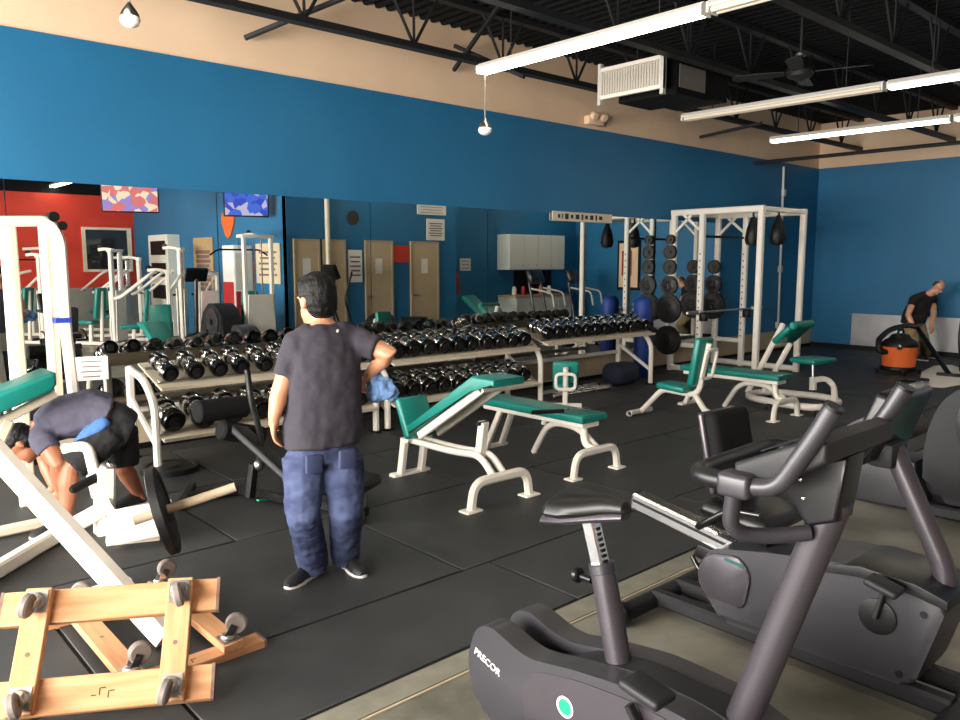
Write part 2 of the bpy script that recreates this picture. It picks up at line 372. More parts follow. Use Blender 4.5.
web = finish('joist_web', MB().tube([(0, 0, 3.81), (.30, 0, 4.31)], .016, 6), 'joist'); web2 = finish('joist_web', MB().tube([(0, 0, 3.81), (-.30, 0, 4.31)], .016, 6), 'joist'); web3 = finish('joist_web', MB().tube([(0, 0, 3.81), (0, 0, 4.31)], .014, 6), 'joist')
for k, y in enumerate(JY):
    o = bpy.data.objects.new('roof_joist', jb); COL.objects.link(o); o.parent = ce; o.location = (0, y, 0)
    t = bpy.data.objects.new('joist_chord', jt); COL.objects.link(t); t.parent = o
    if k < 4:
        for q in range(15):
            for wm in (web, web2, web3):
                u = bpy.data.objects.new('joist_web', wm); COL.objects.link(u); u.parent = o; u.location = (XW + 1.0 + q * 1.22, 0, 0)
    else:
        wb = MB()
        for q in range(15):
            for dx in (.3, -.3, 0): wb.tube([(XW + 1.0 + q * 1.22, 0, 3.81), (XW + 1.0 + q * 1.22 + dx, 0, 4.31)], .016, 6)
        u = bpy.data.objects.new('joist_web', finish('joist_web', wb, 'joist')); COL.objects.link(u); u.parent = o
# bridging angles between first joist and wall
for px, py, qx, qy in [(245, 38, 338, 0), (454, 70, 486, 24), (455, 46, 500, 66), (700, 137, 740, 128)]:
    a = Yp(px, py, 7.1); c = Yp(qx, qy, 6.42)
    obj('bridging_brace', MB().bar([a, c + (c - a) * .5], .045, .045), 'joist', ce)
# pipe hanging along the ceiling near the far wall
struct('trim_3', MB().tube([(12.95, 7.15, 3.40), (12.95, -6.3, 3.40)], .03, 8), 'joist')
# conduit down the mirror wall beside the cage
cn = struct('trim_4', MB().tube([(13.98, YM - .03, 3.42), (14.05, YM - .03, .3)], .022, 8), 'palegrey')
for z in (2.95, 1.55, .5): struct('junction_box', MB().box((14.02, YM - .035, z), (.1, .06, .12), None, .01), 'palegrey', cn)
tag(obj('emergency_light', MB().box((8.56, YM - .04, 3.6), (.34, .1, .12), None, .02).cyl((8.46, YM - .09, 3.66), (8.46, YM - .15, 3.63), .05, 12).cyl((8.66, YM - .09, 3.66), (8.66, YM - .15, 3.63), .05, 12), 'beige', loc=(8.56, YM, 3.54)),
    'small beige emergency light box on wall above the blue paint', 'emergency light')

# ------------------------------------------------------------------ strip lights
def strip_light(lit, label, loc, L=2.40):
    t = thing('strip_light', label, 'ceiling light', loc, 0, 'fluorescent strip lights')
    obj('housing', MB().prism([(-.07, .03), (-.07, .045), (-.035, .085), (.035, .085), (.07, .045), (.07, .03)], (0, -L / 2, 0), (1, 0, 0), (0, 0, 1), (0, L, 0)), 'frostwhite', t)
    for s in (-.036, .036): obj('tube', MB().cyl((s, -L / 2 + .03, .012), (s, L / 2 - .03, .012), .019, 10), 'tube' if lit else 'tubedim', t)
    for s in (-1, 1): obj('end_cap', MB().box((0, s * (L / 2 - .008), .03), (.13, .018, .075)), 'frostwhite', t)
    for s in (-.8, .8): obj('hanger', MB().cyl((0, s, .085), (0, s, .86), .006, 6), 'joist', t)
    return t
ZL = 3.44
vis = {(5.13, 0): (1, 'lit fluorescent strip light above the dumbbell racks with pendant sensor'), (5.13, 1): (0, 'unlit beige strip light joined to the lit one above dumbbell racks'),
       (8.68, 0): (0, 'unlit strip light past the duct grille'), (8.68, 1): (1, 'lit strip light continuing the unlit one past the duct grille'),
       (11.2, 0): (1, 'lit strip light nearest the far blue wall'), (11.2, 1): (1, 'lit strip light at right photo edge before the far wall')}
for X in (-1.6, 1.75, 5.13, 8.68, 11.2, 14.0):
    y0 = {5.13: 5.68, 8.68: 5.80, 11.2: 5.95}.get(X, 5.6)
    if X == 14.0: y0 = 1.0 + 2.44 * 1
    for j in range(5):
        yc = y0 - 1.22 - j * 2.44
        if yc < YR + 1.2 or (X > 6.9 and yc < 1.9): continue
        lit, lab = vis.get((X, j), (1, None))
        if lab is None:
            if (X, j) != (X, j): pass
            lit = 1; lab = 'strip light on the ceiling over the machine floor, seen only in mirrors' if X < 8 else 'strip light on the ceiling beyond the right photo edge'
        strip_light(lit, lab, (X, yc, ZL))
# pendant sensors
def pendant(label, p, ztop):
    t = thing('pendant_sensor', label, 'pendant lamp', p, 0, 'pendant sensors')  # hanging sensors, not lamps, despite the category
    obj('rod', MB().cyl((0, 0, .06), (0, 0, ztop - p[2]), .009, 8), 'ductgrey', t)
    obj('cap', MB().lathe([(.012, .11), (.02, .095), (.04, .07), (.06, .035), (.062, .02)], n=16), 'steel', t)
    obj('sensor_dome', MB().ell((0, 0, .0), (.066, .066, .05)), 'sensor_dome', t)
p1 = Yp(130, 20, 5.6); p2 = Yp(485, 130, 5.62)
pendant('white domed pendant sensor on short rod at top left of photo', p1, 4.3)
pendant('small white pendant sensor hanging below the lit strip light', p2, 3.44)

# ------------------------------------------------------------------ duct unit with grille, ceiling fan
du = thing('air_duct', 'black ceiling air duct with white louvred grille', 'air duct', (7.5, 5.45, 3.47))
obj('duct_body', MB().box((.22, -.02, .2), (.62, .78, .36)), 'deck', du); obj('side_panel', MB().box((.2, -.415, .21), (.5, .012, .24)), 'ductgrey', du)
g = obj('grille_frame', MB().bx((-.38, -.44, .03), (-.34, .44, .07)).bx((-.38, -.44, .33), (-.34, .44, .37)).bx((-.38, -.44, .07), (-.34, -.39, .33)).bx((-.38, .39, .07), (-.34, .44, .33)), 'white', du)
obj('grille_back', MB().bx((-.345, -.39, .07), (-.335, .39, .33)), 'louvre', g)
for k in range(22): obj('louvre', MB().box((-.352, -.375 + k * .0357, .2), (.02, .012, .26), rot(0, 0, .5)), 'louvre', g)
for s in (-.42, .42): obj('hanger_strap', MB().bx((-.385, s - .02, -.03), (-.33, s + .02, .42)), 'palegrey', du); obj('hanger_rod', MB().cyl((.2, s * .8, .38), (.2, s * .8, .9), .008, 6), 'joist', du)
obj('duct_run', MB().bx((.53, -.38, .06), (.98, .3, .36)), 'deck', du)
fp = Zp(800, 72, 3.75)
fan = thing('ceiling_fan', 'black ceiling fan hanging from long rod among joists', 'ceiling fan', fp)
obj('rod', MB().cyl((0, 0, .1), (0, 0, 4.33 - fp.z), .018, 10), 'joist', fan)
obj('motor', MB().lathe([(.03, .16), (.05, .13), (.05, .1), (.13, .06), (.15, .0), (.13, -.05), (.06, -.08), (.03, -.1)], n=20), 'joist', fan)
obj('collar', MB().lathe([(.045, .2), (.055, .19), (.055, .17), (.045, .16)], n=16), 'steel', fan)
for k in range(4):
    a = k * PI / 2 + .35; R = rot(.2, 0, a)
    bl = obj('blade', MB().prism([(.16, -.05), (.3, -.07), (.68, -.08), (.72, -.04), (.72, .04), (.68, .08), (.3, .07), (.16, .05)], (0, 0, -.01), R @ V((1, 0, 0)), R @ V((0, 1, 0)), (0, 0, .008)), 'joist', fan)
# ------------------------------------------------------------------ dumbbell racks
def end_frame(name, x, t, ztop, tiers):
    p = fillet([(x, 6.30, 0), (x, 6.30, ztop - .12), (x, 6.50, ztop + .06), (x, 6.86, ztop + .12)], .12, 5)
    o = obj('end_frame', MB().bar(p, .06, .06, up=V((1, 0, 0)), c=.3), 'white', t)
    obj('rear_leg', MB().bar([(x, 6.86, 0), (x, 6.86, ztop + .14)], .06, .06, up=V((1, 0, 0))), 'white', t)
    obj('brace', MB().bar([(x, 6.84, .52), (x, 6.32, .22)], .04, .04, up=V((1, 0, 0))), 'white', t)
    for y in (6.30, 6.86): obj('foot_pad', MB().box((x, y, .016), (.09, .09, .03), None, .008), 'black', t)
def rack(label, x0, x1, tiers, ztop, right=True):
    t = thing('dumbbell_rack', label, 'dumbbell rack', ((x0 + x1) / 2, 6.55, 0), 0, None, True)
    for x in ((x0 + .03, x1 - .03) if right else (x0 + .03,)): end_frame('end_frame', x, t, ztop, tiers)
    for zf in tiers:
        a, c = V((x0 + .06, 6.22, zf)), V((x0 + .06, 6.74, zf + .165)); d = (c - a).normalized(); L = (c - a).length
        sh = obj('shelf_tray', MB().prism([(0, 0), (L, 0), (L, .014), (.015, .014), (.015, .03), (0, .03)], a, d, d.cross(V((1, 0, 0))) * -1, (x1 - x0 - .12, 0, 0)), 'cream', t)
        for q in (.12, .40): obj('saddle_rail', MB().box(a + d * q + V(((x1 - x0 - .12) / 2, 0, .022)), (x1 - x0 - .14, .03, .014), rot(.31)), 'steel', sh)
    obj('rear_crossbar', MB().bar([(x0 + .05, 6.86, .42), (x1 - .05, 6.86, .42)], .05, .05), 'white', t)
    return t
rack('white steel dumbbell rack with two full tiers behind the bending man', 2.16, 4.34, [.66, .245], .66)
rack('white steel two-tier dumbbell rack between the standing man and the single-tier rack', 4.42, 6.62, [.66, .245], .66, False)
rack('white steel dumbbell rack with a single top tier beside the power cage', 6.63, 8.88, [.70], .70)
# dumbbells (long axis across the rack)
def dumbbell(r, label):
    t = thing('dumbbell', label, 'dumbbell', (0, 0, 0)); hl = .085 + r * .45
    obj('handle', MB().tube([(0, -.075, 0), (0, -.035, 0), (0, 0, 0), (0, .035, 0), (0, .075, 0)], 1, 10, radii=[.014, .0165, .018, .0165, .014]), 'chrome', t)
    for s in (-1, 1):
        h = obj('head', MB().lathe([(.022, 0), (r * .86, 0), (r, .012), (r, hl - .014), (r * .9, hl), (r * .78, hl), (r * .76, hl - .004), (.01, hl - .004)], (0, s * .05, 0), (0, s, 0), 18), 'blackgloss', t)
        obj('end_cap', MB().lathe([(.005, 0), (r * .5, 0), (r * .5, .006), (r * .42, .009), (.005, .009)], (0, s * (.046 + hl), 0), (0, s, 0), 14), 'iron', h)
        obj('collar', MB().lathe([(r * .70, -.012), (r * .78, -.008), (r * .78, .0), (r * .6, .002), (.018, .002), (.018, -.012)], (0, s * .048, 0), (0, s, 0), 16), 'chrome', h)
        obj('chrome_band', MB().lathe([(r * .99, 0), (r + .003, .003), (r + .003, .034), (r * .99, .038)], (0, s * (.05 + hl * .12), 0), (0, s, 0), 18), 'chrome', h)
    return t
protos = {}
def tier(n, x0, x1, zf, rs, desc, skip=()):
    c = math.cos(.307); s_ = math.sin(.307)
    for i in range(n):
        if i in skip: continue
        r = rs[0] + (rs[1] - rs[0]) * i / max(1, n - 1); r = round(r / .006) * .006
        lab = '%s dumbbell from left on %s' % (ORD[i], desc)
        x = x0 + (x1 - x0) * (i + .5) / n; u = .255 + random.uniform(-.012, .012); q = r + .032
        loc = (x + random.uniform(-.008, .008), 6.22 + u * c - q * s_, zf + u * s_ + q * c); rz = random.uniform(-.03, .03)
        if r not in protos:
            o = dumbbell(r, lab); protos[r] = o; o.location = loc; o.rotation_euler = (.307, 0, rz); o['group'] = 'dumbbells on the ' + desc
        else: dup(protos[r], loc, rz, lab, 'dumbbells on the ' + desc, .307)
tier(10, 2.22, 4.28, .66, (.072, .078), 'upper tier of the rack behind the bending man')
tier(8, 2.2, 4.26, .245, (.096, .090), 'lower tier of the rack behind the bending man')
tier(10, 4.48, 6.49, .66, (.084, .078), 'upper tier of the middle rack')
tier(10, 4.48, 6.49, .245, (.084, .078), 'lower tier of the middle rack')
tier(12, 6.70, 8.82, .70, (.078, .072), 'single-tier rack beside the cage')
# weight plates
def plate_mesh(r, t=.035):
    return [(.026, 0), (r * .28, 0), (r * .30, .004), (r * .34, .008), (r * .78, .008), (r * .82, .0), (r * .98, .0), (r, .004), (r, t - .004), (r * .98, t), (r * .82, t), (r * .78, t - .008), (r * .34, t - .008), (r * .3, t - .004), (r * .28, t), (.026, t)]
def plate(c, axis, r, label, t=.035, group=None, m='iron'):
    axis = V(axis).normalized()
    o = obj('weight_plate', MB().lathe(plate_mesh(r, t), V(c) - axis * t / 2, axis, 32), m, loc=V(c)); tag(o, label, 'weight plate', group)
    obj('bore', MB().lathe([(.027, -.001), (.034, -.001), (.034, t + .001), (.027, t + .001)], V(c) - axis * t / 2, axis, 16), 'iron', o); return o
plate(V(Zp(170, 468, .03)), (0, 0, 1), .225, 'black iron plate lying flat on mats before the left dumbbell rack', .05)
# bars on the floor under the single-tier rack
for k in range(4):
    y = 6.42 + k * .1; x = 7.0 + .12 * (k % 2)
    t = thing('short_barbell', 'chrome short bar on floor under single-tier rack, %s from the front' % ORD[k], 'barbell', (x + .5, y, .02), 0, 'short bars under the rack', True)
    obj('bar', MB().cyl((x, y, .035), (x + 1.15, y, .035), .014, 10), 'chrome', t)
    for q in (x + .14, x + .95): obj('sleeve', MB().cyl((q - .12, y, .035), (q + .14, y, .035), .025, 10), 'steel', t)
tag(obj('gym_bag', MB().box((8.58, 6.6, .16), (.52, .36, .3), None, .12, 4), 'navy', loc=(8.55, 6.6, 0)), 'dark navy lumpy gym bag on floor under rack end', 'bag')
# blue rolled mat standing at the end of the racks
o = tag(obj('rolled_mat', MB().lathe([(.02, 0), (.12, 0), (.128, .012), (.128, 1.08), (.1, 1.14), (.05, 1.17), (.02, 1.175)], (9.4, 6.84, .012), (.01, .03, 1), 20), 'bluemat', loc=(9.4, 6.84, .012)), 'tall blue rolled exercise mat standing at the rack end', 'exercise mat')

# ------------------------------------------------------------------ benches
def cushion(c, size, R=None, b=.025): return MB().box(c, size, R, b, 3)
def arch(x0, x1, y, h, r=.03):
    return fillet([(x0, y, .01), (x0 + .03, y, h), (x1 - .03, y, h), (x1, y, .01)], .13, 6)
def flat_bench(x, y0, label):
    t = thing('flat_bench', label, 'bench', (x, y0 + .6, 0), 0, 'flat benches', True); p = V((x, y0, 0))
    obj('pad', MB().prism([(-.15, 0), (.15, 0), (.15, 1.16), (.11, 1.24), (-.11, 1.24), (-.15, 1.16)], p + V((0, .02, .42)), (1, 0, 0), (0, 1, 0), (0, 0, .065), .02, 3), 'teal', t)
    obj('pad_frame', MB().bar([p + V((0, .06, .395)), p + V((0, 1.22, .395))], .2, .04), 'white', t)
    obj('front_leg', MB().bar(arch(x - .27, x + .27, y0, .2), .05, .06, c=.3), 'white', t)
    for s in (-.27, .27): obj('foot_pad', MB().box(p + V((s, 0, .012)), (.12, .1, .022), None, .006), 'white', t)
    obj('front_post', MB().tube(fillet([p + V((0, 0, .2)), p + V((0, .12, .22)), p + V((0, .14, .4))], .1, 5), .03, 10), 'white', t)
    obj('stretcher', MB().tube(fillet([p + V((.06, .04, .2)), p + V((.08, .25, .33)), p + V((.1, .6, .33)), p + V((.12, .8, .02))], .15, 5), .028, 10), 'white', t)
    for s in (-.09, .1): obj('rear_leg', MB().bar([p + V((s, 1.2, .01)), p + V((s * .8, 1.02, .39))], .05, .05), 'white', t)
    obj('rear_foot', MB().box(p + V((0, 1.21, .02)), (.34, .07, .036), None, .01), 'white', t)
    return t
flat_bench(4.74, 3.87, 'teal flat bench with white frame beside the inclined bench')
flat_bench(7.97, 3.92, 'teal flat bench with white frame beneath the preacher bench, farther off')
# short black attachment on the flat bench pad
t = thing('bar_attachment', 'black and chrome cable attachment lying on the teal flat bench', 'attachment', Zp(572, 416, .487), 0, None, True); c = Zp(560, 413, .487)
obj('grip', MB().cyl(c + V((-.22, .1, .018)), c + V((.02, -.02, .018)), .018, 10), 'black', t); obj('shaft', MB().bar([c + V((.02, -.02, .018)), c + V((.24, -.1, .018))], .03, .02), 'chrome', t)
# inclined bench
X = 3.65
t = thing('incline_bench', 'teal adjustable bench with raised back and white frame', 'bench', (X, 4.3, 0), 0, None, True)
obj('front_leg', MB().bar(arch(X - .28, X + .28, 3.82, .2), .055, .065, c=.3), 'white', t)
for s in (-.28, .28): obj('foot_pad', MB().box((X + s, 3.82, .012), (.14, .1, .022), None, .006), 'white', t)
for s in (-.05, .05): obj('frame_rail', MB().tube(fillet([(X + s, 3.84, .2), (X + s, 3.98, .33), (X + s, 4.3, .30), (X + s, 4.82, .30)], .14, 6), .026, 10), 'white', t)
for s in (-.1, .1): obj('rear_leg', MB().bar([(X + s, 4.86, .01), (X + s, 4.80, .32)], .06, .05), 'white', t)
obj('rear_foot', MB().box((X, 4.87, .018), (.36, .08, .034), None, .01), 'white', t)
obj('hinge', MB().cyl((X - .12, 4.76, .32), (X + .12, 4.76, .32), .028, 12), 'white', t)
obj('support_post', MB().bar([(X, 4.04, .3), (X, 4.0, .56)], .06, .07), 'white', t); obj('adjust_pin', MB().cyl((X - .06, 4.0, .55), (X + .07, 4.0, .55), .014, 8), 'black', t)
d = V((0, -.80, .50)).normalized(); n_ = V((0, .50, .80)).normalized(); a = V((X, 4.64, .36))
obj('backrest_frame', MB().bar([a + d * .02 + V((-.09, 0, 0)), a + d * .86 + V((-.09, 0, 0))], .04, .06, up=n_).bar([a + d * .02 + V((.09, 0, 0)), a + d * .86 + V((.09, 0, 0))], .04, .06, up=n_).bar([a + d * .86 + V((-.11, 0, 0)), a + d * .86 + V((.11, 0, 0))], .04, .06, up=n_), 'white', t)
obj('backrest', MB().prism([(-.03, .035), (.80, .035), (1.02, -.06), (1.05, -.02), (.86, .105), (-.03, .105)], a + V((-.15, 0, 0)), d, n_, (.30, 0, 0), .018, 3), 'teal', t)
obj('seat', cushion((X, 4.79, .48), (.29, .07, .33), rot(-.42)), 'teal', t)
# utility chairs
def utility_chair(label, loc, rz, low=0.0):
    t = thing('shoulder_press_bench', label, 'bench', loc, rz, 'upright press benches')
    obj('frame', MB().bar(fillet([(0, .58, .04), (0, .30, .33), (0, -.06, .31), (0, -.14, .36), (0, -.24 + low * .12, .86 - low)], .08, 5), .055, .055, up=V((1, 0, 0)), c=.3), 'white', t)
    obj('rear_leg', MB().bar(fillet([(0, -.10, .31), (0, -.22, .16), (0, -.30, .15)], .06, 4), .05, .05, up=V((1, 0, 0))), 'white', t)
    obj('rear_foot', MB().bar([V((a_.x, a_.y, a_.z)) for a_ in arch(-.22, .22, -.33, .15)], .05, .055, c=.3), 'white', t)
    obj('front_foot', MB().bar([(-.19, .58, .05), (.19, .58, .05)], .05, .05), 'white', t)
    for s in (-.17, .17): obj('wheel', MB().cyl((s - .02, .60, .035), (s + .02, .60, .035), .034, 14), 'palegrey', t)
    obj('seat', cushion((0, .13, .375), (.27, .34, .07), rot(.06)), 'teal', t)
    obj('backrest', cushion((0, -.145 + low * .1, .67 - low * .5), (.27, .075, .5 - low), rot(.16)), 'teal', t)
    obj('back_frame', MB().bar(fillet([(-.1, -.22, .50 - low * .5), (.1, -.22, .50 - low * .5), (.1, -.28 + low * .1, .80 - low), (-.1, -.28 + low * .1, .80 - low)], .05, 4, True), .03, .03, closed=True), 'white', t)
    return t
utility_chair('white framed upright bench with teal seat before the flat bench', (7.0, 4.52, 0), 0)
utility_chair('upright teal bench seen from behind between racks and flat bench', (6.2, 5.5, 0), -.84, .27)
# preacher curl bench
D = 9.25
base = [Zp(768, 391, .1), Zp(826, 397, .1), Zp(842, 402, .1), Zp(818, 409, .1), Zp(770, 402, .1), Zp(742, 395, .1)]
t = thing('preacher_bench', 'white preacher curl bench with teal arm pad and small seat', 'bench', Zp(790, 400, 0), 0, None, True)
obj('base_frame', MB().tube(fillet(base, .25, 5, True), .04, 10, True), 'white', t)
for p in (base[1], base[4], base[0], base[3]): obj('foot_pad', MB().lathe([(.04, 0), (.04, .07), (.03, .08)], (p.x, p.y, 0), n=12), 'black', t)
for a_, c_ in (((748, 377), (783, 324)), ((764, 379), (790, 344))):
    p = Wp(*a_, 9.5); p.z = .1
    obj('strut', MB().bar([p, Wp(*c_, 9.6)], .06, .05), 'white', t)
ac = Wp(791, 334, 9.55)
obj('arm_pad', cushion(ac, (.46, .30, .08), rot(-.75, 0, -.1), .035), 'teal', t); obj('pad_roll', MB().cyl(ac + V((-.23, -.12, .12)), ac + V((.24, -.14, .12)), .05, 16, .02), 'teal', t)
obj('pad_board', MB().box(ac + V((0, .03, -.06)), (.38, .26, .02), rot(-.75, 0, -.1)), 'cream', t)
obj('seat', cushion(Wp(813, 360, 9.1), (.42, .34, .06), rot(0, 0, -.2)), 'teal', t)
obj('seat_post', MB().cyl(Wp(813, 363, 9.1), Wp(813, 388, 9.1), .018, 10), 'steel', t); obj('seat_sleeve', MB().bar([Wp(813, 377, 9.1), Wp(813, 390, 9.1)], .07, .07), 'white', t)
q = Zp(835, 403, .1)
obj('seat_support', MB().bar(fillet([Wp(814, 380, 9.1), Wp(826, 378, 9.1), Wp(834, 386, 9.1), q], .14, 5), .07, .06), 'white', t)

# ------------------------------------------------------------------ power cage
XL, XR = 10.3, 11.55; YS = [5.55, 6.48, 6.97]
t = thing('power_cage', 'tall white power cage against the blue wall by the corner', 'power rack', ((XL + XR) / 2, 6.2, 0), 0, None, True)
for x in (XL, XR):
    for y in YS:
        po = obj('upright', MB().bar([(x, y, .0), (x, y, 2.42)], .085, .085, up=V((1, 0, 0))), 'white', t)
        if y == YS[1]:
            for k in range(14): obj('peg_hole', MB().cyl((x - .044, y, .5 + k * .1), (x - .0425, y, .5 + k * .1), .012, 8), 'black', po)
    obj('top_beam', MB().bar([(x, YS[0] - .04, 2.42), (x, YS[2] + .04, 2.42)], .08, .09), 'white', t)
    obj('base_beam', MB().bar([(x, YS[0], .06), (x, YS[2], .06)], .08, .08), 'white', t)
    obj('mid_beam', MB().bar([(x, YS[1], .42), (x, YS[2], .42)], .07, .07), 'white', t)
for y in (YS[0], YS[2]): obj('cross_beam', MB().bar([(XL, y, 2.42), (XR, y, 2.42)], .07, .07), 'white', t)
obj('rear_beam', MB().bar([(XL, YS[2], .42), (XR, YS[2], .42)], .07, .07), 'white', t)
obj('pull_up_bar', MB().cyl((XL, 6.5, 2.06), (XR, 6.5, 2.06), .02, 10), 'black', t)
for x in (XL, XR):
    obj('gusset', MB().bar([(x, YS[1], 2.12), (x, YS[1] + .32, 2.38)], .04, .04).bar([(x, YS[2] - .02, 2.12), (x, YS[2] - .3, 2.38)], .04, .04), 'white', t)
    obj('bar_hook', MB().box((x, YS[1] - .07, .86), (.1, .1, .12), None, .01), 'black', t)
# storage pegs on the outer rear uprights, with plates
pegs = [(2.02, .075), (1.83, .11), (1.60, .115), (1.32, .15), (.97, .225), (.48, .225)]
for x, s, nm in ((XL, -1, 'left'), (XR, -1, 'right')):
    for k, (z, r) in enumerate(pegs):
        if nm == 'right' and k in (0, 1, 5): continue
        obj('storage_peg', MB().cyl((x, YS[2], z), (x + s * .13, YS[2], z), .02, 10), 'iron', t)
        plate((x + s * .09, YS[2], z), (1, 0, 0), r, '%s plate from the top on the %s rear post of the cage' % (ORD[k], 'rack-side' if nm == 'left' else 'corner-side'), .05, 'plates on the cage posts')
br = thing('barbell', 'chrome olympic barbell resting on hooks in the power cage', 'barbell', ((XL + XR) / 2, 6.4, .94), 0, None, True)
obj('bar', MB().cyl((XL - .15, 6.4, .94), (XR + .15, 6.4, .94), .015, 12), 'chrome', br)
for s in (-1, 1):
    xe = XL if s < 0 else XR; obj('sleeve', MB().lathe([(.035, 0), (.035, .03), (.026, .035), (.026, .3), (.02, .305)], (xe + s * .15, 6.4, .94), (s, 0, 0), 14), 'steel', br)
for k, (x, y) in enumerate([(11.02, 6.07), (10.88, 5.6)]):
    h = thing('ab_sling', ['black hanging arm sling inside the cage nearer the wall', 'black hanging arm sling at the front of the cage'][k], 'sling', (x, y, 1.92), 0, 'cage slings')
    obj('pouch', MB().lathe([(.02, 0), (.09, .02), (.115, .1), (.09, .26), (.04, .4), (.012, .46)], n=16), 'black', h); obj('strap', MB().box((0, 0, .47), (.04, .012, .08)), 'black', h); obj('buckle', MB().box((0, 0, .43), (.05, .02, .03), None, .005), 'steel', h)
obj('sling_bar', MB().cyl((XL, 6.07, 2.43), (XR, 6.07, 2.43), .018, 8), 'white', t)
a, c = Yp(552, 215, 7.145), Yp(612, 219.5, 7.145); mid = (a + c) / 2
sg = tag(obj('mirror_sign', MB().box(mid, (c.x - a.x, .016, .125), None, .004, 1), 'cream', loc=mid), 'long cream lettered sign board on the top edge of the mirror', 'sign')
x = a.x + .1
for k, wd in enumerate([.06, .03, .1, .07, .11, .05, .08, .1, .05, .1]):
    obj('letter_mark', MB().box((x + wd / 2, 7.136, mid.z), (wd * .7, .003, .05 + .012 * (k % 3))), 'inkdark', sg); x += wd + .022
# ------------------------------------------------------------------ exercise bikes (they face away from the mirror, toward -Y)
def yz(poly, x0, x1, bevel=.0, seg=3): return MB().prism(poly, (x0, 0, 0), (0, 1, 0), (0, 0, 1), (x1 - x0, 0, 0), bevel, seg)
def smooth_poly(pts, r, k=4): return [(p.x, p.y) for p in fillet([V((a, c, 0)) for a, c in pts], r, k, True)]
XB = 1.86
t = thing('upright_bike', 'dark grey upright exercise bike nearest the camera', 'exercise bike', (XB, 1.3, 0), 0, 'exercise bikes', True)
shell = smooth_poly([(1.92, .10), (1.98, .28), (1.93, .415), (1.86, .445), (1.68, .395), (1.50, .435), (1.30, .465), (1.05, .46), (.74, .36), (.70, .10)], .06, 5)
core = smooth_poly([(1.88, .10), (1.90, .24), (1.80, .33), (1.64, .36), (1.52, .43), (1.30, .47), (1.05, .465), (.72, .37), (.68, .10)], .06, 5)
near = obj('side_shell', yz(shell, XB - .135, XB - .045, .022), 'bikebody', t)
far = obj('side_shell', yz(shell, XB + .045, XB + .135, .022), 'bikebody', t)
obj('centre_housing', yz(core, XB - .046, XB + .046, .006), 'bikedark', t)
disc = smooth_poly([(1.68, .13), (1.70, .30), (1.64, .37), (1.48, .41), (1.26, .435), (1.02, .43), (.92, .13)], .07, 5)
obj('side_panel', yz(disc, XB - .139, XB - .12, .006), 'bikegrey', near)
lettering('PRECOR', .036, Xp(487, 662, XB - .1362), (0, -1, -.28), (0, -.28, 1), 'sticker', near)
st = obj('round_sticker', MB().lathe([(.001, 0), (.034, 0), (.034, .0015), (.001, .0015)], Xp(565, 707, XB - .1395), (-1, 0, 0), 24), 'sticker', near)
obj('sticker_disc', MB().lathe([(.001, 0), (.026, 0), (.026, .002), (.001, .002)], Xp(565, 707, XB - .1400), (-1, 0, 0), 24), 'green', st)
obj('base_frame', MB().bar([(XB, 1.85, .06), (XB, .55, .06)], .1, .07), 'bikedark', t)
for y in (1.80, .55):
    s = obj('stabilizer', MB().tube([(XB - .28, y, .045), (XB + .28, y, .045)], .04, 12), 'bikedark', t)
    for q in (-.29, .29): obj('foot_cap', MB().cyl((XB + q - .03, y, .045), (XB + q + .03, y, .045), .043, 14, .008), 'black', s)
# seat mast
a, c, d2 = Xp(620, 668, XB), Xp(602, 566, XB), Xp(591, 521, XB)
obj('mast_collar', MB().cyl(a - (c - a) * .12, a + (c - a) * .06, .05, 18, .008), 'bikeblack', t)
ms = obj('seat_mast', MB().cyl(a, c, .040, 20), 'bikegrey', t)
obj('mast_ring', MB().cyl(c - (c - a).normalized() * .02, c + (c - a).normalized() * .012, .042, 20, .003), 'bikebody', ms)
k = Xp(599, 583, XB); obj('lock_knob', MB().cyl(k + V((0, .03, 0)), k + V((0, .075, 0)), .012, 10).cyl(k + V((0, .075, .0)), k + V((0, .10, 0)), .026, 14, .006), 'bikeblack', ms)
sp = obj('seat_post', MB().bar([c - (c - a) * .2, d2], .045, .045, up=V((1, 0, 0)), c=.1), 'brushed', t)
dd = (d2 - c)
for q in range(7): obj('post_notch', MB().box(c + dd * (.15 + q * .12) + V((0, -.0232, 0)), (.018, .003, .009)), 'black', sp)
sd = d2 + V((0, 0, .015))
def ring_sad(y, hw, z, th): return [(sd.x + hw * math.cos(q), sd.y + y, sd.z + z - y * .2 + th * math.sin(q) * (1 if math.sin(q) > 0 else .55)) for q in [2 * PI * j / 16 for j in range(16)]]
obj('saddle', MB().rings([ring_sad(*v) for v in ((.15, .03, .03, .015), (.135, .085, .03, .038), (.10, .112, .03, .062), (.05, .108, .025, .06), (0, .08, .025, .054), (-.06, .045, .028, .046), (-.105, .033, .028, .034), (-.135, .028, .026, .028), (-.148, .012, .022, .012))]), 'vinyl', t)
obj('saddle_base', MB().rings([ring_sad(*v) for v in ((.148, .03, .0, .02), (.13, .1, .0, .034), (.05, .1, 0, .036), (-.06, .045, .002, .03), (-.135, .026, .004, .02))]), 'bikegrey', t)
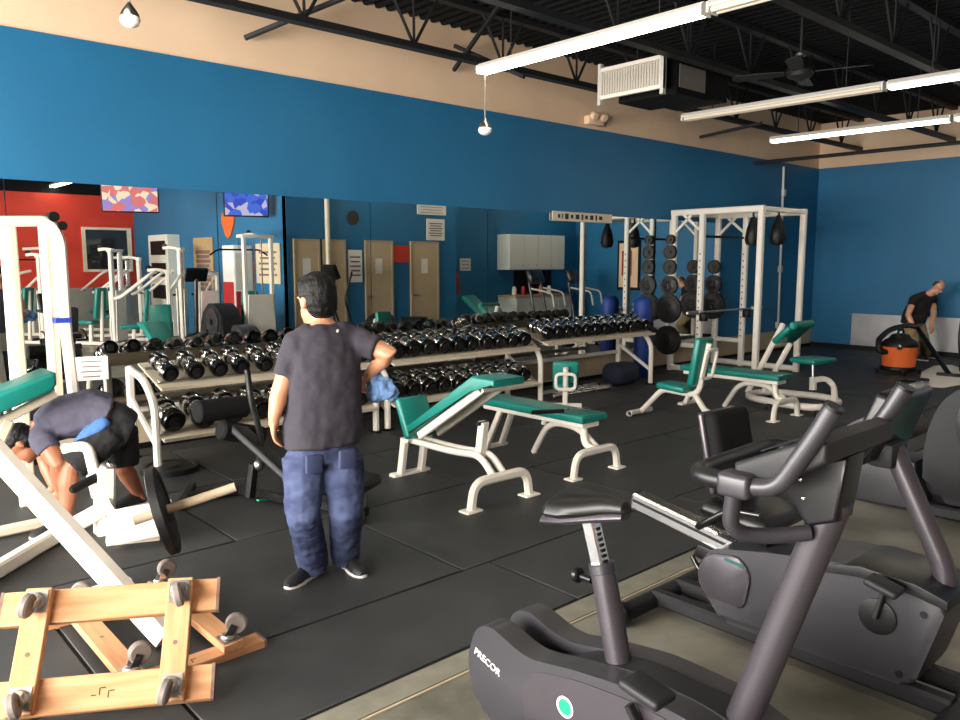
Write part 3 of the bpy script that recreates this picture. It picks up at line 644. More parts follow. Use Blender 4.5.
# crank and pedals
cr = obj('crank_arm', MB().bar([(XB - .15, 1.16, .30), (XB - .165, 1.25, .44)], .03, .02).cyl((XB - .13, 1.16, .30), (XB - .165, 1.16, .30), .035, 14), 'iron', t)
obj('crank_arm', MB().bar([(XB + .15, 1.16, .30), (XB + .165, 1.07, .16)], .03, .02).cyl((XB + .13, 1.16, .30), (XB + .165, 1.16, .30), .035, 14), 'iron', t)
pc = Xp(647, 690, XB - .215); obj('pedal', MB().box(pc, (.095, .13, .03), rot(.15), .012, 3).cyl(pc + V((.05, 0, -.02)), pc + V((.03, 0, -.07)), .012, 8), 'bikedark', t)
obj('pedal', MB().box((XB + .215, 1.07, .16), (.095, .13, .03), rot(.1), .012, 3), 'bikedark', t)
# console post and handlebars
lo, hi = Xp(742, 720, XB), Xp(838, 492, XB); lo = lo + (lo - hi) * .22
obj('console_post', MB().tube([lo, lo.lerp(hi, .5), lo.lerp(hi, .8), lo.lerp(hi, .98)], 1, 20, radii=[.046, .043, .043, .043]), 'bikegrey', t)
YC, ZH = Xp(738, 484, XB - .2).y, Xp(738, 484, XB - .2).z
hb = obj('rear_handlebar', MB().tube(fillet([(XB - .2, YC - .03, ZH), (XB - .2, YC + .125, ZH), (XB + .2, YC + .125, ZH + .01), (XB + .2, YC - .03, ZH)], .06, 6), .024, 14), 'vinyl', t)
for s in (-1, 1):
    x = XB + s * .2
    obj('handlebar_clamp', MB().box((x, YC, ZH), (.065, .085, .06), None, .014, 3), 'gripgrey', t)
    e = Xp(833, 409, XB - .2)
    h = obj('bullhorn_grip', MB().tube(fillet([(x, YC - .03, ZH), (x, YC - .10, ZH + .012), (x, e.y + .03, e.z - .06), (x, e.y, e.z)], .09, 7), .0215, 14), 'gripgrey', t)
    dr = (V((x, e.y, e.z)) - V((x, YC - .10, ZH))).normalized(); obj('grip_plug', MB().cyl(V((x, e.y, e.z)), V((x, e.y, e.z)) + dr * .008, .0225, 14), 'black', h)
    w0, w1 = V((x, YC + .01, ZH - .025)), V((XB + s * .05, hi.y + .04, hi.z - .10))
    obj('wishbone_arm', MB().tube(fillet([w0, w0 + V((-s * .01, .015, -.10)), V((XB + s * .12, hi.y + .12, hi.z - .115)), w1], .07, 6), .02, 12), 'gripgrey', t)
con = obj('console', yz([(YC + .02, ZH + .005), (YC - .10, ZH + .02), (YC - .20, ZH + .085), (YC - .20, ZH + .13), (YC - .16, ZH + .135), (YC + .02, ZH + .045)], XB - .19, XB + .19, .012), 'bikedark', t)
obj('console_screen', MB().box((XB, YC - .06, ZH + .093), (.22, .12, .004), rot(-.46)), 'glass', con)
obj('console_neck', yz([(YC - .01, ZH + .0), (YC - .19, ZH + .075), (hi.y - .02, hi.z - .06), (hi.y + .05, hi.z - .09)], XB - .05, XB + .05, .01), 'bikeblack', t)
for q in ((-.08, .0), (-.03, -.03), (-.09, -.045)): obj('screw', MB().ell((XB - .051, YC - .0 + q[0], ZH + q[1]), (.004, .006, .006)), 'chrome', con)

# recumbent bike
XC = 3.16
t = thing('recumbent_bike', 'dark grey recumbent exercise bike with bucket seat and chrome rail', 'exercise bike', (XC, 1.5, 0), 0, 'exercise bikes', True)
def P(px, py, x): q = Xp(px, py, x); return (q.y, q.z)
xn, xf = XC - .16, XC + .16
body = smooth_poly([P(722, 622, xn), P(704, 592, xn), P(697, 566, xn), P(712, 548, xn), P(770, 553, xn), P(830, 561, xn), P(895, 578, xn), P(949, 606, xn), P(912, 689, xn)], .045, 5)
bo = obj('body_shell', yz(body, xn, xf, .02), 'bikebody', t)
ridge = [P(806, 562, xn), P(860, 566, xn), P(915, 584, xn), P(948, 602, xn), P(948, 612, xn), P(912, 594, xn), P(858, 576, xn), P(806, 570, xn)]
obj('top_trim', yz(ridge, xn - .003, xf + .003, .003), 'bikeblack', bo)
drum = smooth_poly([P(707, 596, xn), P(697, 572, xn), P(708, 552, xn), P(740, 556, xn), P(752, 575, xn), P(744, 610, xn)], .03, 5)
obj('rear_drum_cover', yz(drum, xn - .012, xf + .012, .012), 'bikegrey', bo)
cc = V((xn - .004, *P(878, 616, xn)))
obj('crank_cover', MB().lathe([(.002, 0), (.068, 0), (.068, .006), (.06, .009), (.002, .009)], cc, (-1, 0, 0), 28), 'black', bo); obj('crank_bolt', MB().ell(cc + V((-.011, 0, 0)), (.004, .009, .009)), 'chrome', bo)
pt = V((xn - .09, *P(884, 586, xn - .09)))
obj('crank_arm', MB().bar([cc + V((-.02, 0, 0)), V((xn - .03, pt.y + .01, pt.z))], .026, .016), 'bikedark', t); obj('pedal', MB().box(pt, (.095, .12, .03), rot(.25), .012, 3), 'bikedark', t)
obj('pedal', MB().box((xf + .09, cc.y - .05, cc.z - .15), (.095, .12, .03), rot(.1), .012, 3), 'bikedark', t); obj('crank_arm', MB().bar([(xf + .02, cc.y, cc.z), (xf + .03, cc.y - .05, cc.z - .15)], .026, .016), 'bikedark', t)
for px, py in ((924, 615), (899, 674)):
    q = V((xn - .001, *P(px, py, xn))); obj('bolt_recess', MB().lathe([(.001, 0), (.014, 0), (.014, .002), (.001, .002)], q, (-1, 0, 0), 14), 'black', bo)
q = V((xn - .013, *P(735, 562, xn))); obj('green_badge', MB().box(q, (.003, .09, .016), rot(.1), .001, 1), 'darkteal', bo)
# base
obj('base_beam', MB().bar([(XC - .1, 2.12, .07), (XC - .1, .82, .07)], .07, .07).bar([(XC + .1, 2.12, .07), (XC + .1, .82, .07)], .07, .07), 'bikedark', t)
for y in (2.12, .80):
    s = obj('stabilizer', MB().tube([(XC - .36, y, .055), (XC + .36, y, .055)], .043, 14), 'bikedark', t)
    for q in (-.37, .37): obj('wheel', MB().cyl((XC + q - .025, y, .06), (XC + q + .025, y, .06), .058, 18, .01), 'bikeblack', s)
# rail, seat, back
r0, r1 = Xp(637, 499, XC), Xp(745, 551, XC)
ra = obj('seat_rail', MB().bar([r0, r1], .09, .085, c=.12), 'brushed', t); dr = (r1 - r0).normalized()
obj('rail_end_cap', MB().bar([r0 - dr * .004, r0 + dr * .004], .094, .089), 'bikedark', ra)
for s in (-.0455, .0455): obj('rail_slot', MB().bar([r0 + dr * .01 + V((s, 0, .008)), r1 + V((s, 0, .008))], .003, .014), 'black', ra)
obj('rail_mount', yz([P(700, 552, XC), P(706, 540, XC), P(790, 575, XC), P(800, 600, XC)], XC - .07, XC + .07, .01), 'bikeblack', t)
sc = Xp(748, 520, XC)
obj('seat_carriage', MB().box(sc + V((0, 0, -.02)), (.2, .3, .07), rot(.12), .02), 'bikeblack', t)
obj('seat_cushion', cushion(sc + V((0, -.02, .05)), (.38, .34, .08), rot(.1), .04), 'vinyl', t)
bt, bl = Xp(722, 408, XC), Xp(735, 492, XC); mid = bt.lerp(bl, .5); L = (bt - bl).length; ang = math.atan2(bt.y - bl.y, bt.z - bl.z)
back = obj('backrest', MB().box(mid + V((0, -.02, 0)), (.30, .07, L), rot(-ang), .034, 4), 'foam', t)
obj('backrest_shell', MB().box(mid + V((0, .03, 0)), (.29, .03, L * .96), rot(-ang), .014, 3), 'bikegrey', back)
obj('back_support', MB().bar([bl + V((0, .04, .1)), sc + V((0, .10, -.03))], .08, .04), 'bikegrey', t)
for s in (-1, 1):
    obj('seat_handle', MB().tube(fillet([sc + V((s * .12, .1, -.0)), sc + V((s * .27, .10, .0)), sc + V((s * .27, -.06, .12)), sc + V((s * .27, -.2, .13))], .05, 5), .016, 10), 'blackgloss', t)
    obj('frame_tube', MB().tube(fillet([V((XC + s * .1, *P(692, 556, XC - .1))), V((XC + s * .1, *P(700, 572, XC - .1))), V((XC + s * .1, *P(760, 594, XC - .1)))], .04, 5), .012, 10), 'blackgloss', t)
# front post and console
f0, f1, f2 = Xp(884, 705, XC), Xp(953, 588, XC), Xp(893, 448, XC); f0.z = max(f0.z, .02)
obj('console_post', MB().tube(fillet([f0, f1, f2], .12, 7), .040, 18), 'bikegrey', t)
c0, c1 = Xp(876, 452, XC), Xp(906, 391, XC); L = (c1 - c0).length; ang = math.atan2(c1.y - c0.y, c1.z - c0.z)
con = obj('console', MB().box(c0.lerp(c1, .5), (.42, .075, L + .02), rot(-ang), .022, 3), 'bikeblack', t)
obj('console_screen', MB().box(c0.lerp(c1, .5) + V((0, .04, .01)), (.3, .004, L * .6), rot(-ang)), 'glass', con)
obj('console_handle', MB().tube(fillet([c0 + V((-.24, .0, .02)), c0 + V((-.24, .17, .0)), c0 + V((.24, .17, .0)), c0 + V((.24, 0, .02))], .08, 6), .017, 12), 'bikedark', t)
# water bottle tray bracket between console and post
obj('console_bracket', MB().box(f2 + V((0, .02, -.02)), (.16, .1, .1), None, .02), 'bikedark', t)

# ------------------------------------------------------------------ elliptical trainer at the right edge
ec = V((5.5, 1.14, 0))
t = thing('elliptical_trainer', 'dark grey elliptical trainer with round drive cover at right photo edge', 'elliptical', (5.75, ec.y - .3, 0), 0, None, True)
prof = smooth_poly([(ec.y + .62, .12), (ec.y + .64, .5), (ec.y + .55, .82), (ec.y + .25, .99), (ec.y - .1, .95), (ec.y - .3, .6), (ec.y - .4, .12)], .14, 5)
hs = obj('drive_housing', yz(prof, 5.55, 5.9, .05), 'bikedark', t)
obj('drive_disc', MB().lathe([(.01, .0), (.06, .0), (.07, .02), (.2, .024), (.235, .01), (.235, 0), (.235, -.02), (.01, -.02)], (5.54, ec.y + .22, .66), (-1, 0, 0), 32), 'bikebody', hs)
obj('disc_hub', MB().lathe([(.001, 0), (.05, 0), (.05, .01), (.001, .01)], (5.52, ec.y + .22, .66), (-1, 0, 0), 20), 'black', hs)
obj('base_rail', MB().bar([(5.57, ec.y + .66, .06), (5.57, ec.y - .95, .06)], .09, .08).bar([(5.88, ec.y + .66, .06), (5.88, ec.y - .95, .06)], .09, .08), 'bikedark', t)
for s in (-1, 1):
    x = 5.725 + s * .23
    obj('foot_arm', MB().bar([(x, ec.y + .1, .5), (x, ec.y - .8, .26)], .06, .06), 'bikegrey', t); obj('foot_pedal', MB().box((x, ec.y - .5, .40), (.15, .36, .04), rot(.18), .015), 'black', t)
obj('ramp', MB().box((5.725, ec.y - .7, .18), (.4, .4, .1), rot(-.15), .03), 'bikedark', t)
obj('upright_post', MB().tube([(5.725, ec.y - .95, .08), (5.725, ec.y - .85, 1.4)], .04, 12), 'bikegrey', t)
obj('console', MB().box((5.725, ec.y - .82, 1.45), (.4, .08, .26), rot(-.5), .02), 'bikeblack', t)
# low grey recumbent-style trainer behind it
t = thing('stepper_machine', 'low grey trainer with rounded hood behind the recumbent bike', 'exercise machine', (5.0, 2.2, 0), 0, None, True)
xs = Zp(852, 500).x; pp = [P(850, 499, xs), P(852, 468, xs), P(866, 460, xs), P(915, 462, xs), P(918, 512, xs)]
bo = obj('body_block', yz(pp, xs, xs + .42, .02), 'bikebody', t)
obj('base_plate', yz([(pp[0][0] + .02, .0), (pp[0][0] + .02, .07), (pp[4][0] + .02, .07), (pp[4][0] + .02, .0)], xs + .06, xs + .36, .01), 'bikedark', t)
obj('hood', yz(smooth_poly([P(842, 440, xs + .1), P(848, 424, xs + .1), P(872, 414, xs + .1), P(908, 414, xs + .1), P(918, 440, xs + .1)], .08, 5), xs + .06, xs + .38, .03), 'bikegrey', t)
obj('column', MB().bar([Xp(880, 472, xs + .2), Xp(880, 432, xs + .2)], .2, .2), 'bikedark', t)

# ------------------------------------------------------------------ wooden dollies lying upside down
def dolly(label, fr, L, Wd, swing, world):
    """world: 4x4 placing the dolly; planks along x, cleats along y on top with casters"""
    t = thing('wooden_dolly', label, 'dolly', (0, 0, 0), 0, 'furniture dollies'); t.matrix_world = world
    for s in (-1, 1):
        pl = obj('plank', MB().box((0, s * (Wd / 2 - fr / 2), .02), (L, fr, .04), None, .004, 1), 'wood', t)
        if s < 0:
            for q_ in range(5): obj('stamp_mark', MB().box((-.02 + q_ * .016 + .004 * (q_ % 2), s * (Wd / 2 - fr / 2) + .012 * (q_ % 3 - 1), .0403), (.004 if q_ % 2 else .018, .026 if q_ % 2 else .004, .0012)), 'brand', pl)
        for e in (-1, 1): obj('carpet_end', MB().box((e * (L / 2 + .002), s * (Wd / 2 - fr / 2), .02), (.012, fr + .002, .042)), 'woodend', pl)
        cl = obj('cleat', MB().box((s * (L / 2 - .14), 0, .058), (.095, Wd, .036), None, .004, 1), 'wood_cross', t)
        obj('knot', MB().lathe([(.001, 0), (.009, 0), (.009, .001), (.001, .001)], (s * (L / 2 - .14), -.02, .0762), (0, 0, 1), 10), 'woodend', cl)
        for e in (-1, 1):
            c = V((s * (L / 2 - .14), e * (Wd / 2 - .055), .076))
            ca = obj('caster', MB().box(c + V((0, 0, .002)), (.075, .085, .004)).lathe([(.03, .004), (.034, .012), (.028, .02), (.012, .022)], c, n=16), 'steel', t)
            a = swing + .25 * s * e; R = rot(0, 0, a); ax_ = c + R @ V((0, -.034, .066))
            obj('fork', MB().box(c + R @ V((.0205, -.014, .04)), (.003, .03, .06), R @ rot(.5)).box(c + R @ V((-.0205, -.014, .04)), (.003, .03, .06), R @ rot(.5)), 'chrome', ca)
            obj('wheel', MB().cyl(ax_ + R @ V((-.016, 0, 0)), ax_ + R @ V((.016, 0, 0)), .046, 20, .007), 'castergrey', ca)
    return t
def frame4(o, x, y):
    x = V(x).normalized(); zz = x.cross(V(y)).normalized(); y = zz.cross(x); m = M((x, y, zz)).transposed().to_4x4(); m.translation = V(o); return m
# upper dolly: standing on its front plank and leaning back on the lower one, casters toward the camera
fl_, fr_ = Zp(-6, 702, .07), Zp(222, 682, .07); bl_, br_ = Wp(2, 614, depth(fl_) + .16), Wp(206, 597, depth(fr_) + .16)
o = (fl_ + fr_ + bl_ + br_) / 4; ux = (fr_ - fl_ + br_ - bl_); uy = (bl_ - fl_ + br_ - fr_)
dolly('wooden furniture dolly in front, leaning back with its casters toward the camera', .13, (ux / 2).length + .02, (uy / 2).length + .13, 0, frame4(o, ux, uy))
TR, BR, BL = Zp(184, 576, .08), Zp(220, 640, .08), Zp(100, 680, .08); TL = TR + BL - BR; o = (TR + BL) / 2; o.z = .002
dolly('wooden furniture dolly behind, lying skewed on the floor mats', .10, (BR - BL).length + .2, (TR - BR).length + .11, 1.3, frame4(o, BR - BL, TR - BR))

# ------------------------------------------------------------------ plate-loaded machine at the left edge
t = thing('lever_row_machine', 'white plate-loaded lever machine with teal pad at left photo edge', 'weight machine', (1.0, 4.9, 0), 0, None, True)
Yf = 5.95
def Y6(px, py): return Yp(px, py, Yf)
g0 = Y6(72, 400); g0.z = .0
obj('main_frame', MB().bar(fillet([Y6(-60, 222), Y6(50, 221), Y6(60, 240), Y6(66, 330), Y6(75, 405), g0 + V((.1, -.1, 0))], .08, 5), .075, .07, c=.25), 'white', t)
for px, qx, wdt, m_ in ((4, 16, .05, 'white'), (12, 24, .07, 'cream'), (43, 54, .035, 'white'), (50, 59, .02, 'cream')):
    q = Y6(qx, 385); q.z = 0.0 if px != 43 else q.z
    obj('guide_upright', MB().bar([Y6(px, 224) + V((0, .03, 0)), q + V((0, .03, 0))], wdt, .05), m_, t)
obj('frame_bolt', MB().cyl(Y6(52, 214) + V((0, -.05, -.02)), Y6(52, 214) + V((0, .05, -.02)), .035, 12), 'black', t); obj('frame_bolt', MB().cyl(Y6(61, 226) + V((0, -.05, 0)), Y6(61, 226) + V((.0, .05, 0)), .03, 12), 'black', t)
q = Y6(62, 320); obj('blue_tape', MB().box(q, (.10, .09, .035)), 'bluetape', t)
sgn = obj('instruction_sign', MB().box(Y6(86, 368) + V((.02, -.05, 0)), (.22, .008, .17), rot(0, 0, -.25), .002, 1), 'paper', t)
for k in range(4): obj('print_line', MB().box(Y6(86, 361 + k * 5) + V((.02, -.0555, 0)), (.13 - .02 * (k % 2), .002, .008), rot(0, 0, -.25)), 'ink', sgn)
# teal chest pad and its arm
pa, pb = Yp(-14, 405, 5.3), Yp(44, 381, 5.3)
d = (pb - pa).normalized(); n_ = V((0, 1, 0))
obj('chest_pad', MB().prism([(-.1, -.06), (.35, -.06), (.38, -.03), (.38, .04), (.35, .06), (-.1, .06)], pa + V((0, .16, 0)), d, (0, 0, 1), (0, -.28, 0), .025, 3), 'teal', t)
obj('pad_arm', MB().bar([Yp(-30, 438, 5.3), Yp(55, 393, 5.3)], .06, .05), 'cream', t)
obj('pad_post', MB().bar([Yp(8, 420, 5.3), Yp(-30, 500, 5.3)], .07, .07), 'cream', t)
# long diagonal beam and floor beams
b0, b1 = Zp(166, 638, .05), Yp(-30, 424, 4.35)
obj('lever_beam', MB().bar([b0, b1], .075, .105), 'white', t)
obj('floor_beam', MB().bar([Zp(-60, 604, .05), Zp(58, 534, .06), Zp(112, 504, .2)], .075, .085), 'white', t)
obj('floor_beam', MB().bar([Zp(-40, 540, .05), Zp(45, 522, .05)], .06, .06), 'cream', t)
obj('floor_beam', MB().bar([Zp(40, 608, .03), Zp(130, 582, .03)], .06, .05), 'white', t)
wq = 4.85
obj('plate_post', MB().bar([Wp(105, 468, wq), Wp(104, 537, wq)], .13, .10), 'white', t)
obj('handle_tube', MB().tube(fillet([Wp(64, 449, wq), Wp(88, 446, wq), Wp(95, 474, wq)], .05, 5), .035, 12), 'white', t)
obj('grip', MB().limb([Wp(74, 489, 4.7), Wp(101, 475, wq)], [.028, .028]), 'foam', t); obj('grip_bracket', MB().ell(Wp(107, 469, wq), (.05, .05, .05)).tube([Wp(107, 470, wq), Wp(112, 464, wq)], .035, 10), 'steel', t)
obj('foot_plate', MB().box(Zp(140, 522, .13), (.36, .30, .03), rot(.35, -.1, -.4)), 'white', t); obj('foot_plate_bracket', MB().box(Zp(137, 528, .07), (.26, .2, .12), rot(0, 0, -.4)), 'cream', t)
pl0 = Wp(163, 511, 3.9); ax = (RT * .95 + UP * .30 + FW * .30).normalized()
obj('plate_sleeve', MB().cyl(pl0 - ax * .14, pl0 + ax * .36, .024, 14), 'tan', t)
plate(pl0, ax, .225, 'large black plate standing on the white lever machine sleeve', .045)

# ------------------------------------------------------------------ black adjustable bench behind the standing man
t = thing('black_bench', 'black adjustable bench with foam rollers behind the standing man', 'bench', Zp(290, 500, 0), 0, None, True)
e0, e1 = Zp(186, 497, .04), Zp(300, 494, .04)
obj('floor_tube', MB().bar([e0, Zp(240, 490, .05), Zp(290, 500, .05), Zp(366, 512, .05)], .07, .06), 'black', t)
obj('cross_foot', MB().bar([e0 + V((-.12, -.2, 0)), e0 + V((.14, .24, 0))], .06, .05), 'black', t); f = Zp(362, 505, .04); obj('cross_foot', MB().bar([f + V((-.2, -.26, 0)), f + V((.14, .2, 0))], .07, .07), 'black', t)
wb = 4.75
h0, h1 = Wp(238, 424, wb + .2), Wp(300, 480, wb - .1)
obj('backrest', MB().prism([(0, -.03), (.56, -.03), (.56, .03), (0, .03)], h0 + V((-.09, -.1, 0)), (h1 - h0).normalized(), V((.3, .3, .9)).normalized(), V((.2, .2, -.08)), .015, 3), 'black', t)
obj('upright_post', MB().bar([Wp(254, 464, wb), Wp(250, 497, wb)], .05, .05), 'black', t); obj('adjust_knob', MB().ell(Wp(259, 465, wb), (.035, .035, .035)), 'steel', t)
obj('seat', cushion(Wp(338, 480, wb - .15), (.34, .42, .07), rot(.1, 0, .5)), 'black', t); obj('seat_post', MB().bar([Wp(338, 485, wb - .15), Wp(345, 515, wb - .1)], .07, .07), 'black', t)
r_ = Wp(243, 408, wb + .3)
for k, (px, py, qx, qy) in enumerate([(196, 412, 246, 406), (220, 430, 262, 436)]):
    obj('foam_roller', MB().cyl(Wp(px, py, wb + .3), Wp(qx, qy, wb + .55), .075 - .01 * k, 20, .012), 'foam', t)
obj('roller_bar', MB().tube(fillet([Wp(247, 370, wb + .35), Wp(251, 400, wb + .35), Wp(262, 440, wb + .1), Wp(258, 470, wb)], .1, 4), .02, 10), 'black', t)
obj('label_plate', MB().box(Wp(262, 500, wb - .05), (.07, .02, .006), rot(.3, .2, .3)), 'green', t)
# ------------------------------------------------------------------ people
def blend(o, vox, it=4, disp=0.0, dscale=.12):
    m = o.modifiers.new('union', 'REMESH'); m.mode = 'VOXEL'; m.voxel_size = vox; m.use_smooth_shade = True
    s = o.modifiers.new('soften', 'SMOOTH'); s.factor = .5; s.iterations = it
    if disp > 0:
        tx = bpy.data.textures.new('folds', 'CLOUDS'); tx.noise_scale = dscale; tx.noise_depth = 2
        d = o.modifiers.new('folds', 'DISPLACE'); d.texture = tx; d.strength = disp; d.mid_level = .5; d.texture_coords = 'LOCAL'
    return o
def hand(mb, wr, d, nrm, curl=.5, spread=1.0, thumb=1):
    d = V(d).normalized(); sdv = d.cross(V(nrm)).normalized(); nr = sdv.cross(d).normalized()
    R = M((sdv, d, nr)).transposed()
    mb.limb([wr - d * .015, wr + d * .03], [.026, .028]); mb.ell(wr + d * .052, (.04, .05, .017), R)
    for i, L in enumerate((.066, .076, .072, .056)):
        b = wr + d * .088 + sdv * ((i - 1.5) * .0195 * spread); a = curl * .7; p1 = b + (d * math.cos(a) + nr * math.sin(a)) * L * .52; a2 = curl * 1.7; p2 = p1 + (d * math.cos(a2) + nr * math.sin(a2)) * L * .5
        mb.limb([b - d * .03, b, p1, p2], [.0105, .010, .009, .0075], 8)
    th = wr + d * .028 - sdv * thumb * .032; t1 = th + (d * .75 - sdv * thumb * .6 + nr * .3).normalized() * .035; t2 = t1 + (d * .95 - sdv * thumb * .15 + nr * .3).normalized() * .03
    mb.limb([th + sdv * thumb * .015, th, t1, t2], [.013, .013, .0105, .0085], 8)
def shoe(par, heel, toe, z=0.0, m='shoe'):
    heel, toe = V(heel), V(toe); f = (toe - heel); f.z = 0; f.normalize(); s = V((f.y, -f.x, 0)); h = V((heel.x, heel.y, z))
    pr = [(0, .034), (.05, .038), (.11, .036), (.18, .046), (.23, .042), (.262, .026), (.272, .01)]
    out = [h + f * (a - .02) + s * b for a, b in pr] + [h + f * (a - .02) - s * b for a, b in pr[::-1]]
    mb = MB(); lo = [mb.b.verts.new(p + V((0, 0, .002))) for p in out]; hi = [mb.b.verts.new(p + V((0, 0, .026))) for p in out]
    mb._face(lo[::-1]); mb._face(hi)
    for j in range(len(lo)): mb._face((lo[j], lo[(j + 1) % len(lo)], hi[(j + 1) % len(lo)], hi[j]))
    u = MB()
    secs = [(-.012, .03, .045), (.03, .036, .075), (.08, .036, .082), (.13, .036, .062), (.18, .044, .046), (.225, .04, .036), (.25, .02, .02)]
    u.rings([[h + f * a + s * (b * math.cos(q)) + V((0, 0, .024 + c * max(0, math.sin(q)))) for q in [PI * j / 10 for j in range(11)]] for a, b, c in secs])
    o = obj('shoe', u, m, par); obj('sole', mb, 'sole', o); return o
def person(label, base, J, latp, latc, face, uph, skin, shirtm, pantsm, hairm, pant_end=1.0, sleeve=.55, toes=(), hands=(), k=1.0, belly=0.0, hairtop=True, hk=1.0, hemk=-.1):
    t = thing('person', label, 'person', base, 0, 'people in the gym', True)
    P = {a: V(b) for a, b in J.items()}; latp, latc = V(latp).normalized(), V(latc).normalized()
    ax = (P['chest'] - P['pelvis']).normalized(); low = P['pelvis'] - (P['waist'] - P['pelvis']).normalized() * .09 * k
    shm = P['chest'].lerp(P['neck'], .72)
    mb = MB()
    tor = [(low, latp, .11 * k, .08 * k), (P['pelvis'], latp, .155 * k, .105 * k), (P['waist'], latp.lerp(latc, .5), (.135 + belly) * k, (.095 + belly) * k), (P['chest'], latc, .16 * k, .11 * k), (shm, latc, .13 * k, .085 * k), (P['neck'], latc, .06 * k, .058 * k)]
    mb.torso(tor)
    fc, uh = V(face).normalized(), V(uph).normalized(); lh = fc.cross(uh).normalized(); uh = lh.cross(fc).normalized(); R = M((lh, fc, uh)).transposed(); H = P['head']
    kh = k * hk
    mb.limb([P['neck'] - (H - P['neck']) * .15, H - uh * .05 * k], [.058 * k, .052 * k])
    mb.ell(H + uh * .02 * kh - fc * .008, (.074 * kh, .092 * kh, .098 * kh), R); mb.ell(H + fc * .022 * kh - uh * .052 * kh, (.058 * kh, .066 * kh, .066 * kh), R)
    mb.ell(H + fc * .092 * kh - uh * .02 * kh, (.012 * kh, .018 * kh, .024 * kh), R); mb.ell(H + fc * .076 * kh + uh * .018 * kh, (.05 * kh, .018 * kh, .012 * kh), R); mb.ell(H + fc * .07 * kh - uh * .088 * kh, (.026 * kh, .02 * kh, .02 * kh), R)
    mb.ell(H + fc * .082 * kh - uh * .058 * kh, (.022 * kh, .009 * kh, .006 * kh), R)
    for s in (-1, 1): mb.ell(H + lh * s * .076 * kh - fc * .004 - uh * .012 * kh, (.010 * kh, .018 * kh, .03 * kh), R)
    for i, s in enumerate('LR'):
        sh, el, wr = P['sh' + s], P['el' + s], P['wr' + s]
        mb.limb([shm.lerp(sh, .55), sh, sh.lerp(el, .45), el, el.lerp(wr, .3), wr], [.062 * k, .06 * k, .055 * k, .046 * k, .047 * k, .030 * k])
        hd = hands[i]; hand(mb, wr, hd[0], hd[1], hd[2], 1.0, hd[3])
        hp, kn, an = P['hip' + s], P['kn' + s], P['an' + s]
        mb.limb([hp, hp.lerp(kn, .5), kn, kn.lerp(an, .3), an], [.088 * k, .074 * k, .055 * k, .057 * k, .037 * k])
        mb.limb([an, V(toes[i][0]) + V((0, 0, .05)), V(toes[i][0]).lerp(V(toes[i][1]), .7) + V((0, 0, .045))], [.036 * k, .032 * k, .026 * k])
    body = blend(obj('body', mb, skin, t), .0075)
    for s in (-1, 1):
        e = obj('eye', MB().ell(H + fc * .078 * kh + lh * s * .03 * kh, (.011, .006, .006), R, 10, 6), 'inkdark', body)
        obj('eyebrow', MB().ell(H + fc * .088 * kh + lh * s * .03 * kh + uh * .022 * kh, (.02, .005, .005), R, 8, 5), hairm, body)
    # clothes
    g = MB(); q = .02 * k
    hem = P['pelvis'].lerp(P['waist'], hemk)
    g.torso([(hem, latp, .19 * k, .145 * k), (P['pelvis'].lerp(P['waist'], .5), latp, (.18 + belly) * k, (.132 + belly) * k), (P['waist'], latp.lerp(latc, .5), (.17 + belly) * k, (.122 + belly) * k), (P['chest'], latc, .185 * k, .13 * k), (shm, latc, .15 * k, .1 * k), (P['chest'].lerp(P['neck'], .93), latc, .075 * k, .07 * k)])
    for s in 'LR':
        sh, el = P['sh' + s], P['el' + s]; e = sh.lerp(el, sleeve); g.limb([shm.lerp(sh, .5), sh], [.082 * k, .075 * k]); g.tube([shm.lerp(sh, .7), sh, sh.lerp(e, .5), e], 1, 14, radii=[.07 * k, .076 * k, .07 * k, .068 * k])
    blend(obj('shirt', g, shirtm, t), .011, 5, .02 * k, .08)
    pn = MB(); pn.torso([(low - ax * .01, latp, .13 * k, .105 * k), (P['pelvis'], latp, .172 * k, .125 * k), (P['pelvis'].lerp(P['waist'], .4), latp, (.14 + belly) * k, (.1 + belly) * k)])
    for s in 'LR':
        hp, kn, an = P['hip' + s], P['kn' + s], P['an' + s]
        pts = [hp, hp.lerp(kn, .5), kn, kn.lerp(an, .5), an - V((0, 0, .035))]; rr = [.114, .101, .088, .084, .084]
        if pant_end < 1: pts, rr = [hp, hp.lerp(kn, .5), hp.lerp(kn, .95)], [.108, .10, .094]
        pn.limb([pts[0], pts[0].lerp(pts[1], .5)], [.1 * k, .1 * k]); pn.tube(pts, 1, 14, radii=[v * k for v in rr])
    blend(obj('shorts' if pant_end < 1 else 'trousers', pn, pantsm, t), .010, 4, .016 * k, .05)
    hm = MB()
    if hairtop:
        hm.ell(H + uh * .040 * kh - fc * .016 * kh, (.083 * kh, .094 * kh, .088 * kh), R); hm.ell(H - fc * .038 * kh - uh * .008 * kh, (.079 * kh, .066 * kh, .085 * kh), R); hm.ell(H + uh * .07 * kh + fc * .022 * kh, (.066 * kh, .06 * kh, .044 * kh), R)
    else:
        hm.ell(H - fc * .035 * kh + uh * .015 * kh, (.078 * kh, .068 * kh, .07 * kh), R); hm.ell(H - fc * .02 * kh + uh * .05 * kh, (.07 * kh, .07 * kh, .05 * kh), R)
    blend(obj('hair', hm, hairm, t), .006, 2, .012, .03)
    for i in (0, 1): shoe(t, toes[i][0], toes[i][1])
    return t
